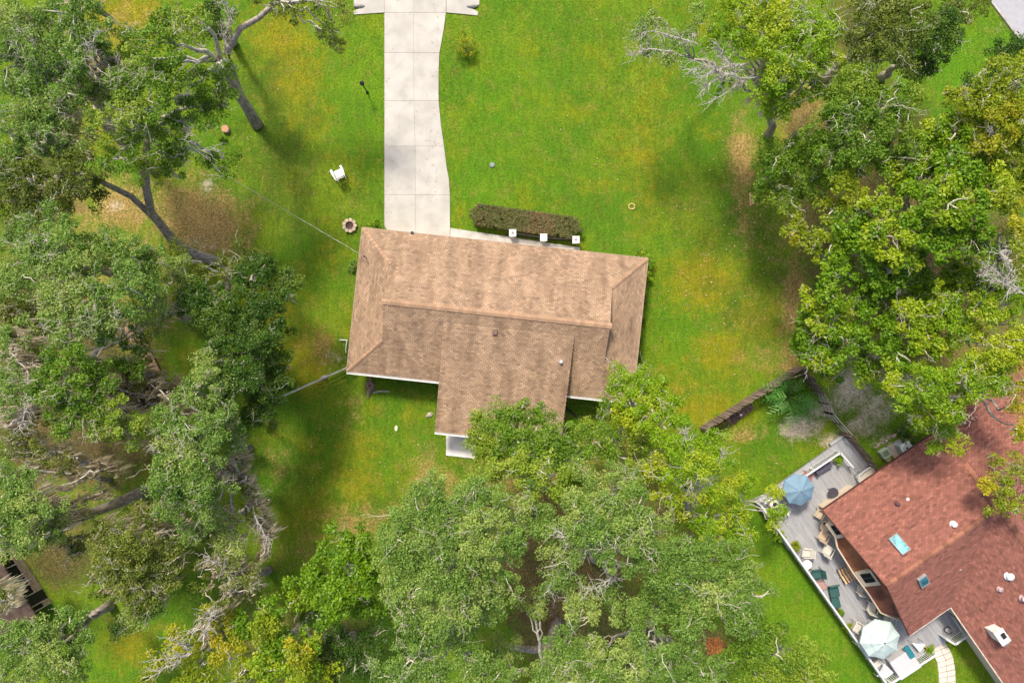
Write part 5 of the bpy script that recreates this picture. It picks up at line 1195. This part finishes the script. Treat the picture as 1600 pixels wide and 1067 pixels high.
T('very mossy low limbs under the bright green oak crown', 'olive', [(205, 590, 20, 9), (215, 565, 20, 8)], base=(262, 600), moss=1.5, curtains=[[(240,585,8),(205,590,8.5),(165,590,9)],[(250,600,8),(215,602,8),(175,605,8)],[(245,620,7),(210,628,7),(275,590,7)]], bare=1.2, dens=.5, tr=.22)
T('yellowish green mossy oak filling the space below the dark dense oak', 'grey', [(330, 575, 26, 11), (310, 610, 34, 12), (350, 630, 34, 11), (270, 650, 36, 12), (320, 670, 40, 12), (280, 700, 36, 12), (360, 680, 30, 10)], base=(390, 700), moss=.35, curtains=[[(290,630,8),(265,625,9),(235,600,9)],[(300,645,7.5),(260,650,8)]], bare=.8)
T('lower mossy oak whose trunk shows at the edge of the sunlit back lawn', 'grey', [(260, 740, 36, 12), (300, 760, 40, 12), (340, 760, 28, 11), (320, 720, 30, 12), (270, 785, 34, 11), (330, 795, 26, 10), (300, 820, 26, 9), (350, 830, 24, 8), (365, 860, 22, 8)], path=[(408, 794, 0), (392, 770, 1.8), (375, 745, 3.6), (355, 725, 5.5)], moss=.4, curtains=[[(372,735,8),(350,715,9),(335,735,9)],[(385,745,7.5),(372,755,7.5),(340,750,8)],[(385,770,7),(370,705,8)]], bare=.8, tr=.34)
T('ragged mossy twigs hanging over the sunlit lawn edge', 'olive', [(395, 805, 10, 8), (388, 770, 10, 8)], base=(380, 800), moss=2.0, curtains=[[(385,790,8),(405,820,8),(425,850,7.5)],[(395,800,7.5),(412,850,7),(405,880,7)],[(400,780,8),(410,800,8)]], bare=2.0, dens=.7, tr=.18, dead=[(395, 790, 8, 420, 850, 8)])
T('oak with a thick straight trunk lying diagonal across the shade and long beige moss', 'grey', [(25, 760, 40, 12), (50, 800, 46, 12), (15, 810, 40, 12), (60, 835, 30, 11), (22, 848, 28, 11), (90, 820, 26, 10)], path=[(232, 766, 0), (200, 779, 1.8), (165, 793, 3.8), (132, 806, 5.6), (105, 812, 7)], moss=.5, curtains=[[(115,800,8),(90,790,9),(60,770,9)]], bare=.4, tr=.48)
T('moss laden thin limbs in deep shade beside the thick diagonal trunk', 'olive', [(60, 700, 26, 10), (30, 690, 26, 10), (90, 725, 20, 9)], base=(170, 750), moss=1.2, curtains=[[(160,735,8),(130,745,8.5),(95,762,9)],[(180,730,7.5),(150,722,8)],[(160,770,7),(130,780,7.5)],[(120,715,9),(80,705,9),(40,720,9)],[(110,740,8),(60,735,8.5),(45,745,8.5)]], bare=.8, dens=.45, tr=.22)
T('thin leaved oak spreading over the dim grass behind the shed', 'olive', [(180, 840, 34, 10), (220, 850, 30, 10), (190, 880, 40, 10), (240, 880, 34, 9), (165, 910, 26, 9), (220, 920, 40, 9), (260, 860, 30, 9), (200, 905, 36, 9), (255, 900, 30, 9), (170, 865, 30, 10)], base=(245, 900), moss=.5, bare=.5, dens=.85)
T('grey green sapling oak over the dark shaded lawn near the pale stump', 'grey', [(275, 850, 22, 8), (215, 960, 26, 8), (190, 975, 22, 8), (240, 945, 26, 8), (265, 885, 26, 8)], moss=.3, bare=.4, dens=.9)
T('lush oak crown in front of the screened shed', 'grey', [(30, 990, 34, 12), (65, 992, 36, 12), (112, 962, 26, 11), (120, 985, 34, 11), (25, 1010, 36, 12), (80, 1025, 44, 12), (115, 1040, 34, 11), (30, 1055, 40, 12)], moss=.1, bare=.4, tr=.38)
T('oak branch with moss reaching in front of the shed roof', 'olive', [(0, 925, 16, 9), (0, 955, 16, 9)], moss=1.0, curtains=[[(22,925,4.5),(8,925,6)]], bare=.8, dens=.5, base=(10, 935))
T('silvery dead branched oak with white moss near the gap of bright grass', 'olive', [(350, 890, 22, 9), (370, 920, 26, 9), (335, 940, 26, 9), (400, 900, 20, 8), (310, 900, 20, 8)], base=(420, 890), moss=1.2, curtains=[[(385,890,8),(350,882,8.5),(320,890,9)],[(378,905,8),(350,925,8),(335,950,8.5)],[(350,945,8),(320,965,8.5)],[(385,925,7.5),(372,930,7.5)]], bare=1.6, dens=.4, dead=[(360, 905, 9, 320, 870, 10), (330, 950, 9, 300, 985, 10)])
# --- bottom centre
T('golden tipped shrub oak with a bleached dead crown at the bottom edge', 'gold', [(255, 1030, 26, 8), (290, 1010, 30, 8), (310, 1045, 36, 8), (350, 1000, 30, 8), (340, 960, 24, 8), (240, 1055, 24, 8), (390, 1035, 30, 8)], bare=.4, dens=.85, curtains=[[(330,975,8),(300,995,8.5)],[(320,985,8),(315,1010,8.5)]], dead=[(300, 1020, 9, 245, 1030, 10.5), (300, 1015, 9, 270, 1000, 10.5), (295, 1020, 9, 240, 1055, 10), (310, 1000, 9, 330, 960, 10)])
T('bright broad leaved tree with yellow green tufts at the bottom', 'broad', [(420, 960, 32, 9), (440, 1000, 36, 9), (470, 1030, 40, 9), (420, 1040, 36, 9), (380, 975, 26, 8), (500, 1060, 30, 8)], bare=.15, dens=.85)
T('yellow tufted tree crown beside the bright broad leaved tree', 'gold', [(462, 1018, 24, 10), (470, 1040, 20, 10), (410, 985, 22, 10)], bare=.1)
T('glossy broad leaved tree between the back lawn and the big oak', 'broad', [(530, 860, 34, 9), (560, 850, 30, 9), (500, 900, 36, 9), (550, 900, 40, 10), (520, 940, 40, 10), (580, 880, 26, 9), (470, 930, 30, 8), (570, 940, 26, 8)], bare=.15, dens=.95)
T('shadowed dark tree in the dip beside the big grey green oak', 'dark', [(530, 1000, 36, 7), (560, 1030, 36, 7), (590, 990, 26, 7), (520, 1050, 30, 7), (500, 970, 26, 7)], bare=.4, dens=.8)
BO = 'grey'
T('widest grey green live oak crown below the lanai roof', BO, [(620, 840, 40, 14), (660, 800, 42, 14), (640, 880, 42, 14), (690, 850, 46, 15), (720, 800, 44, 14), (740, 850, 44, 15), (690, 900, 44, 15), (640, 930, 42, 14), (700, 950, 44, 15), (740, 910, 40, 14), (650, 975, 36, 14), (640, 800, 30, 12), (690, 765, 34, 12), (770, 810, 34, 14), (760, 950, 30, 13), (610, 890, 26, 12)],
  base=(740, 850), bare=.45, tr=.5, dens=1.1)
T('live oak crown at the bottom edge between the dark dip and the forked trunk', BO, [(640, 1030, 40, 13), (690, 1010, 36, 13), (610, 1055, 30, 12), (680, 1060, 40, 13), (740, 1040, 34, 13), (770, 1060, 34, 13), (720, 990, 26, 13)], bare=.4, tr=.4)
T('mid green live oak overlapping the corner of the lanai roof and patio', 'oak', [(745, 670, 26, 9), (780, 655, 30, 10), (815, 640, 30, 10), (840, 665, 30, 10), (760, 700, 28, 10), (800, 690, 36, 11), (850, 700, 36, 11), (810, 730, 34, 12), (880, 690, 34, 10), (760, 745, 26, 11), (900, 730, 36, 11), (930, 690, 30, 9), (860, 745, 36, 12)], base=(850, 760), bare=.2, tr=.42, dens=1.1)
T('live oak crown over the patch of bare earth in the middle of the big grove', BO, [(790, 790, 36, 13), (800, 840, 36, 14), (770, 880, 34, 14), (790, 920, 30, 13), (845, 800, 26, 12), (750, 770, 30, 12), (830, 760, 26, 12)], base=(800, 830), bare=.5, dens=.9)
T('large live oak with white forked dead wood in its middle', BO, [(900, 800, 40, 14), (950, 790, 44, 14), (930, 850, 44, 15), (880, 850, 36, 14), (990, 800, 40, 14), (980, 850, 42, 15), (880, 900, 30, 13), (1010, 870, 40, 14), (920, 755, 30, 12), (970, 750, 30, 12), (860, 905, 26, 13), (850, 830, 24, 13), (960, 930, 26, 12), (1020, 820, 30, 12)], base=(930, 870), bare=.9, tr=.5,
  dead=[(958, 895, 13, 918, 920, 14), (955, 912, 13, 960, 890, 14), (900, 830, 14, 915, 868, 14.5), (905, 845, 14, 870, 830, 15)])
T('live oak with dusty green leaves at the open lawn edge near the deck', BO, [(1050, 860, 40, 13), (1090, 890, 42, 14), (1130, 870, 34, 13), (1060, 910, 40, 14), (1110, 930, 42, 14), (1160, 900, 34, 13), (1080, 960, 40, 14), (1030, 930, 34, 13), (1150, 950, 40, 14), (1180, 930, 26, 12)], base=(1060, 900), bare=.4, tr=.46)
T('live oak crown surrounding the clump of rusty dead leaves', BO, [(990, 960, 36, 13), (1020, 1000, 40, 14), (1070, 1010, 36, 13), (980, 1030, 42, 14), (1050, 1050, 42, 14), (930, 1010, 34, 13), (1100, 1050, 34, 13), (940, 1050, 40, 13), (1000, 1065, 40, 13)], base=(1020, 950), bare=.45, tr=.4)
T('live oak at the corner of the strip of lawn beside the long deck railing', 'oak', [(1170, 1000, 40, 12), (1210, 1020, 40, 12), (1250, 1030, 34, 11), (1140, 1040, 36, 12), (1190, 1055, 40, 12), (1250, 1055, 36, 11), (1280, 1040, 24, 10), (1210, 980, 24, 11)], base=(1170, 980), bare=.2, dens=1.0)
T('forked grey trunked oak leaning over the shaded hollow at the bottom', BO, [(890, 1000, 34, 13), (870, 1040, 36, 13), (830, 950, 22, 10), (910, 950, 34, 13), (900, 1060, 34, 13), (850, 1065, 30, 13)], path=[(872, 972, 0), (864, 990, 1.6), (858, 1008, 3), (850, 1030, 5), (846, 1055, 7)], bare=.4, tr=.44)
T('low thick bough arching from the forked trunk across the hollow', BO, [(790, 1010, 22, 8), (770, 1030, 24, 8), (800, 1050, 26, 9)], path=[(864, 994, .6), (852, 1010, 2.4), (835, 1015, 3), (810, 1012, 3.8), (790, 1008, 4.8)], tr=.34, bare=.3)
rust = tree('clump of rusty orange dead leaves hanging in the big live oaks', 'olive', [(1112, 1005, 13, 10.5), (1120, 1014, 9, 10.3)], base=(1080, 980), bare=.1, dens=1.0, tr=.1, name='dead_foliage_tree')
rmat = leafmat('rusty_leaf', (.36, .13, .04), (.58, .25, .09), trans=.2)
for c in rust.children:
    if c.name.startswith('crown'): c.data.materials[0] = rmat
# --- lime trees between the tan house and the deck
T('bright lime leaved tree overlapping the far corner of the tan roof', 'lime', [(965, 590, 26, 8), (1000, 600, 30, 8), (975, 625, 30, 8), (1030, 610, 26, 8), (1020, 640, 34, 9), (1055, 640, 24, 8), (985, 655, 30, 8), (1040, 670, 30, 9)], base=(1000, 650), bare=.5, dens=.72)
T('airy lime tree with a pale forked trunk standing nearest the open fence end', 'lime', [(1060, 690, 34, 10), (1090, 720, 36, 11), (1060, 740, 34, 11), (1110, 690, 24, 10), (1125, 720, 26, 10), (1050, 775, 30, 10), (1100, 760, 30, 10), (1135, 750, 24, 9), (1030, 720, 26, 9)], base=(1070, 800), bare=1.1, dens=.62, tr=.24, dead=[(1080, 760, 9, 1070, 680, 11), (1085, 770, 9, 1130, 710, 10.5), (1068, 810, 8, 1085, 755, 10)])
T('lime green leafy tree over the near corner of the long deck railing', 'lime', [(1150, 770, 26, 8), (1158, 795, 20, 7.5), (1140, 800, 26, 8), (1100, 810, 30, 9), (1213, 768, 13, 6.5), (1222, 798, 14, 6.5), (1212, 818, 9, 6), (1150, 830, 26, 8), (1115, 840, 26, 9), (1172, 750, 11, 7)], base=(1150, 800), bare=.7, dens=.62, tr=.2)
T('low green tree in the yard gap under the eave of the tan roof', 'oak', [(940, 640, 18, 5), (960, 660, 22, 6), (920, 665, 20, 6), (990, 690, 26, 7), (950, 690, 24, 7), (1000, 730, 26, 8)], base=(960, 680), bare=.3, dens=.9)
# --- top right
T('yellow green tree with white mossy twigs reaching over the front lawn', 'lime', [(1210, 30, 44, 13), (1260, 60, 44, 13), (1230, 100, 40, 13), (1290, 40, 34, 12), (1180, 20, 34, 12), (1190, 70, 34, 12), (1230, 150, 34, 11), (1200, 130, 30, 11), (1260, 130, 30, 11), (1205, 165, 24, 10), (1290, 90, 26, 12), (1140, 15, 34, 11), (1130, 55, 24, 10), (1160, 60, 26, 11), (1110, 75, 18, 10), (1150, 120, 16, 10)], base=(1200, 212), bare=.9, tr=.34, dens=.85, moss=.1,
  dead=[(1190, 120, 11, 1085, 95, 12), (1180, 115, 11, 1110, 160, 12), (1175, 110, 11, 1095, 120, 12.5), (1170, 100, 11, 1120, 70, 12.5), (1160, 110, 11, 1100, 140, 12), (1150, 105, 11, 1080, 110, 12)])
T('sparse twiggy limb of pale leaves over the sunny lawn edge', 'grey', [(1005, 50, 20, 10), (1030, 30, 20, 10), (1060, 60, 18, 10), (1015, 80, 16, 10), (1090, 30, 26, 10), (1045, 90, 14, 10)], base=(1130, 120), bare=3.0, dens=.32, tr=.16, dead=[(1065, 88, 10, 990, 85, 10.5), (1090, 70, 10, 1010, 50, 10.5)])
T('dark olive crowned tree at the top beside the bright grass verge', 'olive', [(1360, 30, 44, 13), (1400, 60, 44, 13), (1350, 80, 36, 12), (1420, 20, 40, 13), (1370, 10, 36, 13), (1400, 90, 30, 12)], bare=.4, dens=.9)
T('dark green broad crown next to the bright grass verge', 'dark', [(1440, 40, 36, 11), (1460, 70, 34, 11), (1445, 100, 30, 10), (1475, 40, 30, 11), (1490, 80, 16, 9), (1425, 110, 22, 10)], bare=.2, dens=1.0)
T('small pale twiggy tree at the top near the road', 'olive', [(1500, 20, 26, 9), (1530, 10, 20, 9), (1480, 10, 20, 9)], bare=1.0, dens=.7)
T('fresh green spreading tree in the gap of the wood nearest the lawn', 'oak', [(1300, 150, 36, 11), (1340, 130, 36, 12), (1330, 180, 40, 12), (1380, 170, 40, 12), (1290, 200, 34, 11), (1350, 220, 40, 12), (1410, 210, 34, 11), (1300, 240, 36, 11), (1420, 160, 26, 11), (1370, 255, 30, 10), (1330, 260, 34, 10), (1400, 245, 30, 10), (1300, 275, 28, 9)], bare=.5, dens=1.0)
T('soft green tree at the wood edge above the orange board', 'oak', [(1220, 240, 32, 9), (1200, 270, 30, 8), (1250, 260, 34, 9), (1230, 300, 34, 8), (1270, 290, 30, 9), (1200, 300, 22, 7), (1260, 230, 26, 9)], base=(1210, 290), bare=.35, dens=.95)
T('golden yellow crowned tree at the frame edge below the verge', 'gold', [(1540, 150, 40, 13), (1580, 130, 40, 13), (1520, 185, 34, 12), (1570, 185, 40, 13), (1560, 220, 36, 12), (1590, 200, 36, 13), (1500, 160, 26, 11), (1595, 100, 26, 12), (1530, 220, 30, 12), (1595, 250, 26, 12)], bare=.6, dens=.95, dead=[(1560, 260, 10, 1548, 205, 13)])
T('yellow green leafy tree between the golden tree and the wood edge', 'broad', [(1460, 230, 34, 11), (1490, 210, 30, 12), (1450, 260, 34, 11), (1500, 260, 40, 12), (1540, 270, 34, 11), (1470, 200, 24, 11), (1430, 235, 30, 10), (1480, 290, 34, 11), (1580, 280, 30, 11)], bare=.3)
T('small dark bush tree on the bright verge', 'dark', [(1565, 85, 22, 6), (1590, 70, 18, 6), (1515, 135, 14, 5), (1555, 110, 18, 6)], bare=.1)
# --- right wood
T('olive gold tree sticking out over the lawn from the wood edge', 'gold', [(1320, 290, 26, 11), (1340, 310, 24, 11), (1235, 352, 16, 9), (1255, 365, 22, 9), (1275, 380, 26, 10), (1300, 330, 22, 10), (1240, 372, 14, 9)], bare=.6, dens=.8, base=(1300, 380))
T('large deep green broad leaved tree in the middle of the wood edge', 'broad', [(1330, 350, 36, 11), (1370, 330, 36, 12), (1300, 380, 34, 10), (1345, 390, 40, 11), (1390, 370, 40, 12), (1310, 420, 30, 10), (1360, 430, 30, 10), (1400, 420, 34, 10), (1420, 395, 30, 11)], bare=.2, dens=.9)
T('clumpy glossy green tree in the heart of the wood', 'broad', [(1440, 310, 36, 12), (1480, 320, 40, 13), (1430, 350, 36, 12), (1460, 370, 36, 12), (1520, 330, 36, 13), (1550, 300, 34, 13), (1500, 370, 34, 12), (1420, 290, 26, 11), (1530, 390, 30, 12), (1470, 280, 30, 12), (1400, 270, 30, 10)], bare=.15, dens=.85)
T('tall golden tree with bare bleached boughs at the frame edge', 'gold', [(1585, 340, 24, 14), (1598, 380, 22, 14), (1575, 370, 24, 12), (1590, 430, 26, 11), (1580, 310, 18, 14)], bare=.8, dens=.7, base=(1560, 400), dead=[(1605, 465, 13, 1545, 415, 14), (1600, 460, 13, 1560, 440, 14), (1580, 440, 13, 1563, 395, 14.5), (1590, 450, 13, 1540, 430, 14.2)])
T('green tree filled with thin dead sticks in the lower wood edge', 'broad', [(1270, 470, 30, 9), (1300, 460, 30, 10), (1260, 505, 26, 8), (1300, 500, 34, 9), (1270, 535, 34, 8), (1320, 530, 34, 9), (1290, 560, 30, 8), (1340, 480, 30, 9), (1350, 450, 28, 8), (1360, 520, 28, 8)], bare=.7, dens=.85)
T('dim tangled olive tree behind the stick filled tree', 'broad', [(1380, 440, 34, 8), (1420, 420, 34, 9), (1440, 460, 30, 8), (1390, 480, 30, 8), (1500, 430, 34, 9), (1540, 440, 30, 9), (1480, 460, 26, 8)], bare=1.0, dens=1.0, dead=[(1500, 350, 12, 1455, 345, 12), (1478, 372, 11, 1462, 345, 12), (1380, 430, 10, 1400, 400, 11)])
T('bright green bushy tree above the sandy side yard', 'broad', [(1380, 520, 30, 9), (1420, 500, 32, 10), (1400, 550, 30, 9), (1350, 560, 26, 7), (1450, 530, 34, 10), (1300, 590, 16, 5), (1360, 590, 20, 7), (1250, 545, 22, 6), (1440, 560, 28, 9), (1470, 510, 28, 9)], bare=.4, dens=.8)
T('lime green tree at the frame edge over the middle of the wood', 'lime', [(1500, 500, 36, 11), (1540, 490, 36, 12), (1580, 470, 34, 12), (1530, 540, 36, 11), (1570, 540, 36, 12), (1590, 510, 26, 12), (1470, 480, 34, 10), (1440, 500, 30, 9), (1560, 440, 30, 11)], bare=.4, dens=.8)
T('lime tree with long pale twigs hanging over the red roof gable and side yard', 'lime', [(1400, 600, 22, 10), (1420, 620, 26, 10), (1450, 600, 34, 11), (1480, 630, 34, 10), (1440, 640, 30, 9), (1470, 665, 28, 8), (1500, 590, 36, 11), (1540, 600, 34, 11), (1490, 690, 20, 7.5), (1450, 670, 22, 8), (1460, 700, 12, 7)], bare=1.0, dens=.85, base=(1500, 620))
T('yellow green overhanging branches at the frame edge above the red roof', 'gold', [(1580, 600, 30, 10), (1598, 680, 20, 9), (1590, 640, 18, 9), (1560, 580, 26, 10)], bare=.7, dens=.55, moss=.3)
T('sprig of yellow leaves reaching across the red roof at the frame edge', 'gold', [(1560, 740, 22, 8), (1580, 770, 22, 8), (1545, 760, 14, 8), (1595, 730, 20, 8), (1560, 790, 18, 8), (1590, 800, 16, 8)], bare=1.0, dens=.5, tr=.1, base=(1640, 700), moss=.2)
print('LEAVES', N_LEAF)

T('deep shadowed mossy oak at the frame edge under the curtained limbs', 'olive', [(10, 480, 30, 9), (40, 500, 24, 8), (20, 700, 26, 9), (30, 465, 24, 9), (75, 490, 22, 8), (10, 640, 26, 8), (90, 520, 20, 8), (0, 450, 26, 9), (60, 650, 24, 8)], base=(60, 560), moss=.8, bare=.5, dens=.9, curtains=[[(55,505,7),(20,512,8),(-5,505,8)]])
T('slender oak filling the yellow gap beside the pale barked oak', 'oak', [(190, 95, 26, 12), (205, 60, 22, 12), (175, 160, 24, 11), (255, 255, 22, 10), (270, 215, 26, 11)], base=(240, 270), moss=.2, bare=.7, dens=.7, tr=.2)

T('grey green oak closing the canopy between the boardwalk and the round crown', 'grey', [(55, 540, 26, 10), (75, 575, 24, 10), (210, 490, 26, 10), (250, 500, 22, 9), (215, 530, 20, 8), (290, 470, 22, 8)], base=(150, 560), moss=.3, bare=.7, dens=.8, tr=.25)
T('low mossy oak in the dim hollow above the pale stump', 'olive', [(240, 805, 22, 8), (215, 800, 20, 7), (300, 845, 24, 7), (335, 835, 22, 7), (160, 830, 26, 8), (120, 850, 24, 8)], base=(260, 830), moss=.8, bare=.7, dens=.8, tr=.2, curtains=[[(200,825,7),(165,835,7.5)],[(235,855,6),(205,870,6.5)]])
T('young oak leaning over the yellow grass wedge beside the thin rail fence', 'oak', [(430, 660, 14, 6), (385, 660, 20, 8)], base=(400, 650), bare=.4, dens=.9, tr=.15)
